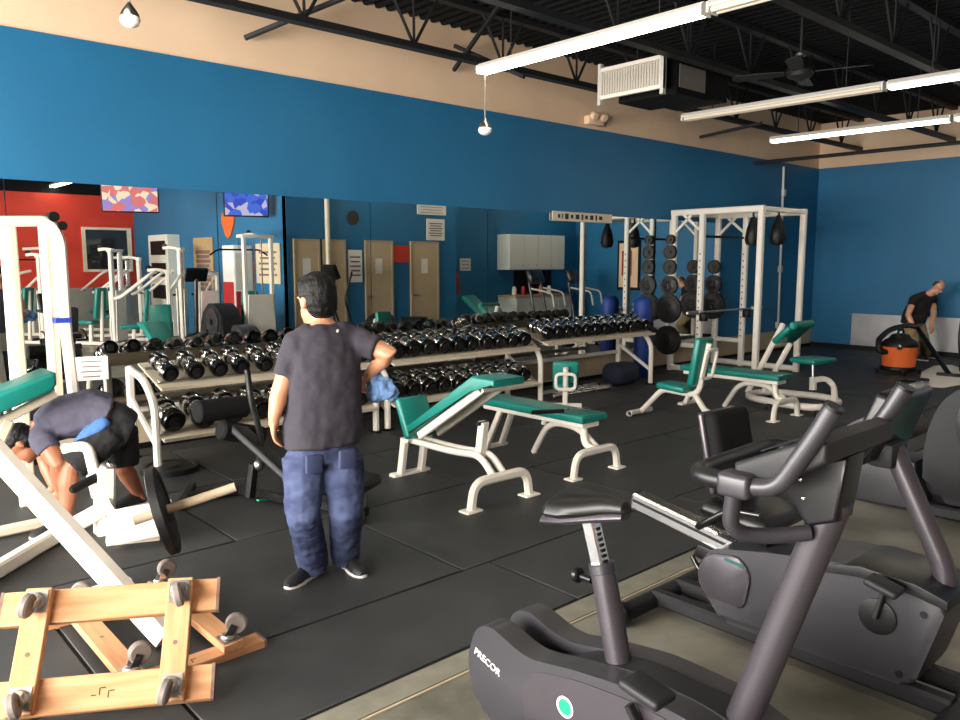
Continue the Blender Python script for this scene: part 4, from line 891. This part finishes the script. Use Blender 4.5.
# --- standing man, seen from behind
W0 = 3.93; v = V((2.1, 3.5, 0)).normalized(); rv = V((v.y, -v.x, 0)); a = math.radians(22)
lat = rv * math.cos(a) + v * math.sin(a); fwd = v * math.cos(a) - rv * math.sin(a)
hL, tL, hR, tR = Zp(317, 574), Zp(289, 590), Zp(343, 565), Zp(360, 577)
aL = hL + (tL - hL).normalized() * .03 + V((0, 0, .10)); aR = hR + (tR - hR).normalized() * .03 + V((0, 0, .10))
J = dict(pelvis=Wp(322, 442, W0), waist=Wp(324, 408, W0), chest=Wp(325, 358, W0), neck=Wp(322, 322, W0), head=Wp(316, 300, W0),
         shL=Wp(297, 344, W0 - .06), elL=Wp(280, 393, W0 - .08), wrL=Wp(274, 418, W0 - .10), shR=Wp(355, 340, W0 + .05), elR=Wp(389, 353, W0 + .0), wrR=Wp(371, 372, W0 + .14),
         hipL=Wp(305, 458, W0 - .03), knL=Wp(303, 512, W0 - .05), anL=aL, hipR=Wp(342, 458, W0 + .04), knR=Wp(346, 511, W0 + .04), anR=aR)
hf = (fwd - rv * .35 - UZ * .12)
person('man in charcoal t-shirt and blue jeans standing with his back turned', (2.1, 3.5, 0), J, lat, lat, hf, UZ + hf * .1, 'skin', 'shirtgrey', 'denim', 'hair', 1.0, .68,
       ((hL, tL), (hR, tR)), ((-UZ + fwd * .1, rv, .55, 1), ((Wp(364, 382, W0 + .16) - J['wrR']), -UZ + fwd * .2, 1.1, 1)), 1.0, .02, True, 1.12)
man = bpy.data.objects['person']; bk = -fwd
for px_, py_ in ((314, 464), (347, 459)):
    pc_ = Wp(px_, py_, W0 - .128)
    obj('back_pocket', MB().box(pc_, (.085, .03, .095), M((lat, -bk, UZ)).transposed() @ rot(.1), .01), 'denimdark', man)
nk = J['neck'].lerp(J['chest'], .35) + bk * .092
obj('neck_mark', MB().box(nk + lat * .03, (.012, .006, .07), M((lat, -bk, UZ)).transposed() @ rot(.35, .25), .002), 'palegrey', man)
# blue towel held at his hip
tw = MB(); tc = Wp(380, 385, W0 + .18)
for dx, dz, rx, ry, rz_ in ((-.02, .02, .06, .035, .045), (.02, -.01, .07, .04, .055), (.05, -.045, .06, .035, .045), (-.035, -.035, .045, .035, .05), (.0, -.055, .07, .03, .035)): tw.ell(tc + rv * dx + UZ * dz, (rx, ry, rz_), rot(0, .5 * dx * 10, .3))
o = tag(blend(obj('towel', tw, 'towel', loc=tc), .009, 2, .045, .045), 'crumpled light blue towel held at the standing man\'s hip', 'towel')
# --- bending man
wn = 5.0
v2 = V((1.5, 5.4, 0)).normalized(); rv2 = V((v2.y, -v2.x, 0)); ff = -rv2
hL, tL = Zp(72, 530), Zp(46, 537); hR, tR = Zp(143, 505), Zp(118, 511)
aL = hL + (tL - hL).normalized() * .03 + V((0, 0, .10)); aR = hR + (tR - hR).normalized() * .03 + V((0, 0, .10))
J = dict(pelvis=Wp(116, 423, wn + .1), waist=Wp(91, 412, wn + .1), chest=Wp(60, 418, wn + .05), neck=Wp(38, 432, wn), head=Wp(22, 443, wn - .02),
         shL=Wp(44, 442, wn - .13), elL=Wp(58, 464, wn - .16), wrL=Wp(60, 490, wn - .05), shR=Wp(42, 436, wn + .22), elR=Wp(46, 462, wn + .22), wrR=Wp(54, 486, wn + .18),
         hipL=Wp(112, 432, wn + .0), knL=Wp(70, 468, wn - .12), anL=aL, hipR=Wp(120, 430, wn + .22), knR=Wp(124, 468, wn + .22), anR=aR)
hd = (-rv2 * .55 - UZ * .8)
person('man in slate t-shirt and black shorts bending over at the left', (1.55, 5.35, 0), J, v2, v2, hd, (J['head'] - J['neck']).normalized() * .9 - rv2 * .3, 'skin2', 'shirtslate', 'shorts', 'hair', .5, .4,
       ((hL, tL), (hR, tR)), ((-UZ - rv2 * .2, v2, .7, 1), (-UZ - rv2 * .2, v2, .7, 1)), 1.06, .02, True, 1.0, .5)
bl_ = MB(); c0, c1 = Wp(76, 445, wn - .08), Wp(103, 424, wn - .09)
bl_.limb([c0, c0.lerp(c1, .5) + UZ * .01, c1], [.03, .05, .045])
per = [o for o in bpy.data.objects if o.name == 'person.001'][0]
blend(obj('blue_shirt_hem', bl_, 'shortsblue', per), .012, 3, .02, .05)
# --- man vacuuming by the far wall
wv = 13.0; v3 = V((13.9, 5.0, 0)).normalized(); rv3 = V((v3.y, -v3.x, 0))
g0 = Zp(914, 360); g1 = Zp(926, 358); f3 = (-v3 * .55 + rv3 * .8).normalized()
hL, hR = g1, g0; tL, tR = g1 + f3 * .25, g0 + f3 * .25
wv = depth(g0); aL = hL + V((0, 0, .1)); aR = hR + V((0, 0, .1))
J = dict(pelvis=Wp(913, 322, wv), waist=Wp(916, 312, wv - .02), chest=Wp(922, 300, wv - .12), neck=Wp(931, 293, wv - .22), head=Wp(938, 287, wv - .28),
         shR=Wp(914, 299, wv - .2), elR=Wp(908, 315, wv - .3), wrR=Wp(914, 328, wv - .42), shL=Wp(932, 299, wv + .05), elL=Wp(934, 313, wv - .15), wrL=Wp(931, 326, wv - .3),
         hipR=Wp(909, 326, wv - .05), knR=Wp(914, 341, wv - .22), anR=aR, hipL=Wp(918, 325, wv + .08), knL=Wp(924, 340, wv - .05), anL=aL)
person('man in black t-shirt and khaki trousers vacuuming by the far wall', ((g0 + g1) / 2), J, -rv3 * .8 - v3 * .5, -rv3 * .7 - v3 * .6, f3 * .7 - UZ * .6, UZ * .8 + rv3 * .5, 'skin3', 'shirtblack', 'khaki', 'greyhair', 1.0, .45,
       ((hL, tL), (hR, tR)), ((-UZ + f3 * .3, -f3, 1.0, 1), (-UZ + f3 * .4, -f3, 1.1, 1)), 1.02, .02, False)
# --- shop vacuum
vc = Zp(898, 374); vc.z = 0; W = depth(vc)
t = thing('shop_vacuum', 'orange wet and dry vacuum with black lid and hose', 'vacuum cleaner', vc, 0, None, True)
obj('drum', MB().lathe([(.1, .09), (.215, .09), (.225, .10), (.245, .40), (.255, .42), (.255, .43), (.1, .43)], vc, n=28), 'orange', t)
obj('lid', MB().lathe([(.26, .425), (.265, .45), (.25, .48), (.2, .52), (.15, .55), (.12, .60), (.09, .61), (.01, .615)], vc, n=28), 'black', t)
obj('handle', MB().tube(fillet([vc + V((-.12, .0, .56)), vc + V((-.1, 0, .67)), vc + V((.1, 0, .67)), vc + V((.12, 0, .56))], .05, 4), .016, 8), 'black', t)
obj('latch', MB().box(vc - v3 * .25 + V((0, 0, .43)), (.06, .05, .08), rot(0, 0, 1.2), .01), 'chrome', t)
obj('base_ring', MB().lathe([(.1, .06), (.25, .06), (.26, .08), (.25, .12), (.22, .13)], vc, n=24), 'black', t)
for q in range(4):
    p = vc + V((math.cos(q * PI / 2 + .6) * .29, math.sin(q * PI / 2 + .6) * .29, 0)); c = obj('caster', MB().cyl(p + V((0, -.015, .035)), p + V((0, .015, .035)), .034, 12).box(p + V((0, 0, .075)), (.08, .06, .03), None, .01), 'black', t)
wr = J['wrR']; hz = Wp(888, 352, W - .1)
hose = fillet([hz, Wp(879, 352, W - .1), Wp(878, 340, W - .05), Wp(890, 329, W + .3), Wp(908, 325, W + .7), wr + V((0, 0, .02)) + rv3 * .04], .25, 5)
obj('hose', MB().tube(hose, .042, 10), 'black', t)
e = Zp(949, 374, .05); w0 = wr + V((0, 0, .02)) + rv3 * .04
obj('wand', MB().tube([w0 + (w0 - e).normalized() * .08, w0.lerp(e, .5), e], .035, 10), 'black', t); obj('floor_nozzle', MB().box(e + V((0, 0, -.02)), (.1, .32, .06), rot(0, 0, .2), .015), 'black', t)
# bright light patch on the floor near the nozzle, modelled as a pale slab
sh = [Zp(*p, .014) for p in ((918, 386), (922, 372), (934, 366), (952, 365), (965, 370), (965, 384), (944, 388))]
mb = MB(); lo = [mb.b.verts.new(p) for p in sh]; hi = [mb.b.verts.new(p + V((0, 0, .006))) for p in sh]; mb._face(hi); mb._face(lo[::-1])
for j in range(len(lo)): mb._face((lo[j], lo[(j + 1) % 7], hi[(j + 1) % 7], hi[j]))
tag(obj('floor_light_patch', mb, 'paper', loc=sh[2]), 'bright light patch on floor by the vacuum nozzle, shaped as a pale slab', 'light patch')
t = thing('floor_brush', 'black brush head left on floor in front of the vacuum', 'brush', Zp(914, 384), 0, None, True); q = Zp(912, 383)
obj('brush_head', MB().box(q + V((0, 0, .045)), (.14, .42, .06), rot(0, 0, .3), .02), 'black', t); obj('chrome_bar', MB().cyl(q + V((-.1, .1, .06)), q + V((-.1, -.25, .06)), .02, 8), 'chrome', t)
# ------------------------------------------------------------------ the rest of the gym, seen in the mirror
def MIRZ(px, py, z=0.0):
    p = Zp(px, py, z); return V((p.x, 2 * YM - p.y, p.z))
def MIRW(px, py, w_):
    p = Wp(px, py, w_); return V((p.x, 2 * YM - p.y, p.z))
def stack_machine(label, loc, rz, h=1.9, w_=.34, lever=True, seat=True, shroud=True, high=False, m='white'):
    t = thing('weight_stack_machine', label, 'weight machine', (loc[0], loc[1], 0), rz, 'weight stack machines')
    for s in (-1, 1):
        obj('upright', MB().bar([(s * w_ / 2, -.3, .05), (s * w_ / 2, -.3, h)], .07, .07, up=V((1, 0, 0))), m, t)
        obj('guide_rod', MB().cyl((s * .07, -.3, .1), (s * .07, -.3, h - .05), .012, 8), 'chrome', t)
    obj('top_beam', MB().bar(fillet([(0, -.3, h), (0, -.1, h + .04), (0, .45 if high else .05, h + .02)], .1, 4), .07, .06), m, t); obj('top_plate', MB().box((0, -.3, h), (w_ + .1, .1, .06), None, .01), m, t)
    obj('pulley', MB().cyl((-.02, .02, h + .06), (.02, .02, h + .06), .06, 16, .01), 'black', t)
    obj('base_rail', MB().bar([(0, -.5, .05), (0, .85, .05)], .08, .07), m, t)
    for y in (-.45, .8): obj('base_foot', MB().bar([(-.36, y, .04), (.36, y, .04)], .07, .06), m, t)
    st = obj('weight_stack', MB().box((0, -.3, .32), (.26, .12, .44)), 'iron', t)
    for k in range(8): obj('stack_plate', MB().box((0, -.3, .13 + k * .055), (.27, .13, .046), None, .004, 1), 'iron', st)
    obj('rear_cover', MB().prism([(-w_ / 2 - .03, .12), (w_ / 2 + .03, .12), (w_ / 2 - .02, 1.12), (-w_ / 2 + .02, 1.12)], (0, -.375, 0), (1, 0, 0), (0, 0, 1), (0, .02, 0), .004, 1), m, t)
    if shroud: obj('shroud', MB().box((0, -.215, .62), (w_ - .02, .03, .98), None, .01), m, t)
    if seat:
        obj('seat_post', MB().bar([(0, .35, .07), (0, .33, .44)], .07, .07, up=V((1, 0, 0))), m, t); obj('seat', cushion((0, .37, .48), (.34, .38, .08)), 'teal', t)
        obj('backrest', cushion((0, .10, .86), (.30, .08, .62), rot(.12)), 'teal', t); obj('back_post', MB().bar([(0, .1, .1), (0, .05, 1.1)], .06, .06, up=V((1, 0, 0))), m, t)
    if lever:
        for s in (-1, 1):
            obj('lever_arm', MB().tube(fillet([(s * .12, -.1, 1.5), (s * .38, 0, 1.45), (s * .42, .5, 1.05), (s * .3, .62, 1.02)], .12, 5), .028, 10), m, t); obj('grip', MB().cyl((s * .3, .62, 1.02), (s * .18, .62, 1.02), .022, 10), 'black', t)
    if high: obj('pull_bar', MB().tube(fillet([(-.55, .42, h - .32), (-.4, .42, h - .22), (.4, .42, h - .22), (.55, .42, h - .32)], .06, 4), .016, 8), 'black', t); obj('cable', MB().cyl((0, .42, h), (0, .42, h - .22), .005, 6), 'black', t)
    return t
ms = [((4.9, -2.3), 2.5, 'white machine with tall shroud before the red wall, in the mirror', 1.9, .30, False, True, True, False),
      ((5.85, -3.95), 2.0, 'white chest machine with teal seat beside the interior window, in the mirror', 1.75, .3, True, True, False, False),
      ((6.2, -2.4), 2.2, 'narrow white tower machine left of the orange sign, in the mirror', 1.95, .26, True, False, True, False),
      ((5.3, -.8), 1.9, 'low white lever machine with teal seat behind the teal bench, in the mirror', 1.5, .3, True, True, False, False),
      ((6.3, -.95), 3.0, 'low white frame machine below the orange sign, in the mirror', 1.45, .4, True, False, False, False),
      ((6.3, 1.3), 3.14, 'white pulldown machine with pale shroud left of the doors, in the mirror', 2.12, .5, False, True, True, True),
      ((3.9, -3.6), 2.4, 'white machine behind the lever machine frame, in the mirror', 1.8, .3, True, True, True, False),
      ((4.55, -5.3), 2.4, 'white tall machine near the red wall, in the mirror', 1.95, .3, False, True, True, True),
      ((6.1, -5.6), 2.4, 'white machine in the red wall corner, in the mirror', 1.75, .3, True, True, True, False)]
for loc_, rz, lab, h, w_, lv, st, shd, hi in ms: stack_machine(lab, loc_, rz, h, w_, lv, st, shd, hi)
# benches in the reflected half
def low_incline(label, loc, rz):
    t = thing('incline_bench', label, 'bench', loc, rz, 'benches seen in the mirror')
    obj('backrest', cushion((0, .15, .5), (.30, .85, .08), rot(.62)), 'teal', t); obj('back_frame', MB().bar([(0, -.2, .2), (0, .5, .7)], .08, .04), 'white', t)
    obj('seat', cushion((0, -.4, .36), (.3, .32, .07)), 'teal', t); obj('frame', MB().bar([(0, -.6, .28), (0, .45, .28)], .07, .07), 'white', t)
    for y in (-.55, .42): obj('leg', MB().bar([(0, y, .28), (0, y, .05)], .06, .06, up=V((1, 0, 0))), 'white', t); obj('foot', MB().bar([(-.25, y, .04), (.25, y, .04)], .07, .06), 'white', t)
    return t
low_incline('teal inclined bench above the left dumbbell rack, in the mirror', (4.95, .6, 0), 3.5).scale = (1.2, 1.2, 1.2)
p = V((11.35, 2.05, 0)); low_incline('teal inclined bench below the white wall cabinet, in the mirror', (p.x, p.y, 0), 3.0).scale = (1.4, 1.2, 1.25)
# ellipticals / bikes / treadmills in the mirror
def cross_trainer(label, loc, rz):
    t = thing('cross_trainer', label, 'elliptical', (loc[0], loc[1], 0), rz, 'black cross trainers')
    obj('base', MB().bar([(0, -.8, .06), (0, .7, .06)], .12, .08), 'bikedark', t); obj('housing', MB().ell((0, -.5, .4), (.14, .42, .34)), 'bikedark', t); obj('post', MB().tube([(0, .5, .06), (0, .62, 1.45)], .04, 10), 'bikegrey', t)
    obj('console', MB().box((0, .58, 1.5), (.42, .1, .28), rot(-.4), .03), 'bikeblack', t)
    for s in (-1, 1): obj('arm', MB().tube(fillet([(s * .2, .2, .3), (s * .24, .45, 1.0), (s * .26, .3, 1.5)], .1, 4), .02, 8), 'black', t); obj('pedal', MB().box((s * .16, .0, .3), (.14, .36, .05), None, .01), 'black', t)
    return t
for loc_, lab, rz in (((8.1, 1.98), 'black exercise machine before the cream doors, in the mirror', 1.57),): cross_trainer(lab, loc_, rz)
def treadmill(label, loc, rz):
    t = thing('treadmill', label, 'treadmill', loc, rz, 'treadmills seen in the mirror')
    obj('deck', MB().box((0, -.2, .12), (.75, 1.7, .16), None, .03), 'bikedark', t); obj('belt', MB().box((0, -.25, .205), (.5, 1.5, .01)), 'black', t); obj('motor_hood', MB().box((0, .6, .22), (.75, .4, .2), None, .06), 'bikedark', t)
    for s in (-1, 1): obj('upright', MB().tube([(s * .36, .55, .15), (s * .36, .75, 1.25)], .035, 10), 'bikegrey', t); obj('handrail', MB().tube(fillet([(s * .36, .74, 1.1), (s * .36, .2, 1.0), (s * .36, .15, .7)], .1, 4), .022, 8), 'palegrey', t)
    obj('console', MB().box((0, .74, 1.35), (.8, .12, .3), rot(-.35), .03), 'bikeblack', t); return t
treadmill('treadmill beside the white cabinet, left of two, in the mirror', (13.1, 2.7, 0), 2.75); treadmill('treadmill beside the white cabinet, right of two, in the mirror', (14.3, 2.8, 0), 2.75)
# wall cabinet and counter in the recess
t = thing('wall_cabinet', 'white long wall cabinet on the recess wall, in the mirror', 'cabinet', (13.66, 1.07, 1.5))
obj('carcass', MB().box((0, 0, .41), (1.9, .4, .82)), 'cabinet', t)
for k in range(4): d = obj('door', MB().box((-.71 + k * .474, .21, .41), (.465, .02, .79), None, .004, 1), 'cabinet', t); obj('knob', MB().ell((-.71 + k * .474 + .19, .23, .1), (.015, .015, .015)), 'steel', d)
t = thing('counter_unit', 'white counter unit under the wall cabinet, in the mirror', 'counter', (13.66, 1.21, 0))
obj('carcass', MB().box((0, 0, .43), (1.9, .6, .86)), 'cabinet', t); obj('worktop', MB().box((0, .01, .885), (1.96, .64, .04), None, .008), 'plywood', t)
for k in range(4): d = obj('door', MB().box((-.71 + k * .474, .31, .43), (.465, .02, .76), None, .004, 1), 'cabinet', t); obj('knob', MB().ell((-.71 + k * .474 + .19, .33, .7), (.015, .015, .015)), 'steel', d)
tag(obj('dark_back_panel', MB().box((13.9, .885, 1.2), (1.3, .02, .55)), 'black', loc=(13.9, .885, .92)), 'black panel between wall cabinet and counter, in the mirror', 'panel')
for k in range(5): tag(obj('counter_jar', MB().lathe([(.02, 0), (.05, 0), (.055, .02), (.055, .14), (.04, .17), (.04, .2), (.01, .2)], (12.95 + k * .3, 1.2, .906), n=12), ['paper', 'cola', 'iron', 'orange', 'paper'][k], loc=(12.95 + k * .3, 1.2, .906)), '%s small jar from the left on the white counter, in the mirror' % ORD[k], 'jar', 'jars on the counter')
tag(obj('fire_extinguisher', MB().lathe([(.03, 0), (.07, .01), (.075, .04), (.075, .38), (.05, .45), (.025, .48), (.025, .54), (.05, .55), (.01, .56)], (11.35, .98, .95), n=16), 'cola', loc=(11.35, .98, .95)), 'red fire extinguisher on the recess wall, in the mirror', 'fire extinguisher')
tag(obj('waste_bin', MB().lathe([(.1, 0), (.2, .0), (.24, .6), (.25, .62), (.23, .63), (.05, .63)], (9.1, 2.35, 0), n=20), 'black', loc=(9.1, 2.35, 0)), 'black waste bin between the cream doors, in the mirror', 'waste bin')
tag(obj('storage_crate', MB().box((9.5, 1.85, .3), (.42, .4, .58), None, .03), 'darkteal', loc=(9.5, 1.85, 0)), 'dark teal storage bin beside the last cream door, in the mirror', 'bin')
# drinks cooler on the inner side wall
t = thing('drinks_cooler', 'white drinks cooler with red base, in the mirror', 'cooler', (6.72, -.1, 0), 0)
obj('cabinet', MB().box((0, 0, 1.0), (.4, .5, 2.0), None, .02), 'sticker', t); obj('red_panel', MB().box((-.205, 0, .95), (.012, .46, .7), None, .004, 1), 'cola', t); obj('glass_door', MB().box((0, .256, 1.5), (.34, .012, .7)), 'palegrey', t); obj('red_kick_panel', MB().box((0, .256, .9), (.34, .012, .45)), 'cola', t)
# items on inner walls
def board(name, c, size, m, lab, cat, marks=0, ax='y'):
    o = tag(obj(name, MB().box(c, size, None, .004, 1), m, loc=c), lab, cat)
    c = V(c)
    for k in range(marks):
        zz = c.z + size[2] * (.28 - .56 * k / max(1, marks - 1))
        if ax == 'y': obj('print_line', MB().box((c.x, c.y + size[1] / 2 + .001, zz), (size[0] * (.75 - .12 * (k % 2)), .002, size[2] * .05)), 'ink', o)
        else: obj('print_line', MB().box((c.x - size[0] / 2 - .001, c.y, zz), (.002, size[1] * (.75 - .12 * (k % 2)), size[2] * .05)), 'ink', o)
    return o
board('wall_sign', (10.28, 1.46, 2.75), (.76, .02, .2), 'paper', 'wide white sign high above the last cream door, in the mirror', 'sign', 3)
board('wall_notice', (10.38, 1.46, 2.35), (.48, .02, .44), 'paper', 'square white notice above the last cream door, in the mirror', 'notice', 6)
board('wall_notice', (11.7, .885, 1.62), (.32, .02, .28), 'paper', 'small white notice on the recess wall, in the mirror', 'notice', 3)
board('poster', (8.38, 1.46, 1.6), (.32, .02, .62), 'paper', 'narrow framed white poster between the cream doors, in the mirror', 'poster', 5)
board('wall_board', (9.48, 1.46, 1.84), (.4, .02, .34), 'red', 'small red board between the last two cream doors, in the mirror', 'board')
o = board('poster', (XE - .03, 2.6, 1.6), (.03, .68, 1.2), 'black', 'framed pinkish poster on the far blue wall, in the mirror', 'poster')
obj('print', MB().box((XE - .047, 2.6, 1.6), (.004, .56, 1.06)), 'beige', o); obj('print_patch', MB().box((XE - .05, 2.55, 1.65), (.003, .3, .6)), 'cola', o)
tag(obj('round_plaque', MB().lathe([(.001, 0), (.13, 0), (.14, .01), (.13, .02), (.001, .02)], (8.35, 1.45, 2.52), (0, 1, 0), 24), 'inkdark', loc=(8.35, 1.45, 2.52)), 'dark round plaque high on the wall between doors, in the mirror', 'plaque')
tag(obj('wall_pipe', MB().cyl((7.75, 1.52, 0), (7.75, 1.52, 4.3), .045, 12), 'cream', loc=(7.75, 1.52, 0)), 'cream vertical pipe in front of the inner wall, in the mirror', 'pipe')
so = MB().prism([(-.3, .15), (-.22, .22), (.22, .22), (.3, .15), (.28, .02), (.12, -.24), (0, -.3), (-.12, -.24), (-.28, .02)], (6.92, -.93, 2.45), (0, 1, 0), (0, 0, 1), (.025, 0, 0))
tag(obj('orange_sign', so, 'orangesign', loc=(6.92, -.93, 2.2)), 'orange pennant-shaped sign on the inner blue wall, in the mirror', 'sign')
board('notice_board', (6.93, .75, 1.65), (.03, .95, .75), 'pale', 'cream notice board on the inner side wall, in the mirror', 'notice board', 5, 'x')
board('slat_board', (6.93, -2.2, 1.5), (.03, 1.0, 1.4), 'plywood', 'brown slatted board on the inner side wall, in the mirror', 'board', 9, 'x')
o = board('white_shelf_unit', (6.8, -4.1, 1.15), (.28, 1.2, 2.3), 'cabinet', 'white shelf unit with dark openings on the inner side wall, in the mirror', 'shelf unit')
for k in range(4): obj('opening', MB().box((6.656, -4.1, .5 + k * .5), (.01, .9, .32), None), 'black', o)
# televisions hung from the joists
def tv(label, c, wd, rz, scr):
    t = thing('television', label, 'television', c, rz, 'hanging televisions')
    obj('bezel', MB().box((0, 0, 0), (wd, .07, wd * .58), rot(-.15), .012), 'black', t); obj('screen', MB().box((0, .037, .0), (wd - .04, .006, wd * .58 - .04), rot(-.15)), scr, t)
    obj('ceiling_mount', MB().cyl((0, -.06, .1), (0, -.06, 4.3 - c[2]), .025, 8), 'black', t); return t
p = MIRW(130, 197, 14.0); tv('television with pale picture above the red wall, in the mirror', p, .95, .35, 'screen_a')
p = MIRW(246, 204, 14.0); tv('television with blue picture above the orange sign, in the mirror', p, .78, .35, 'screen_b')
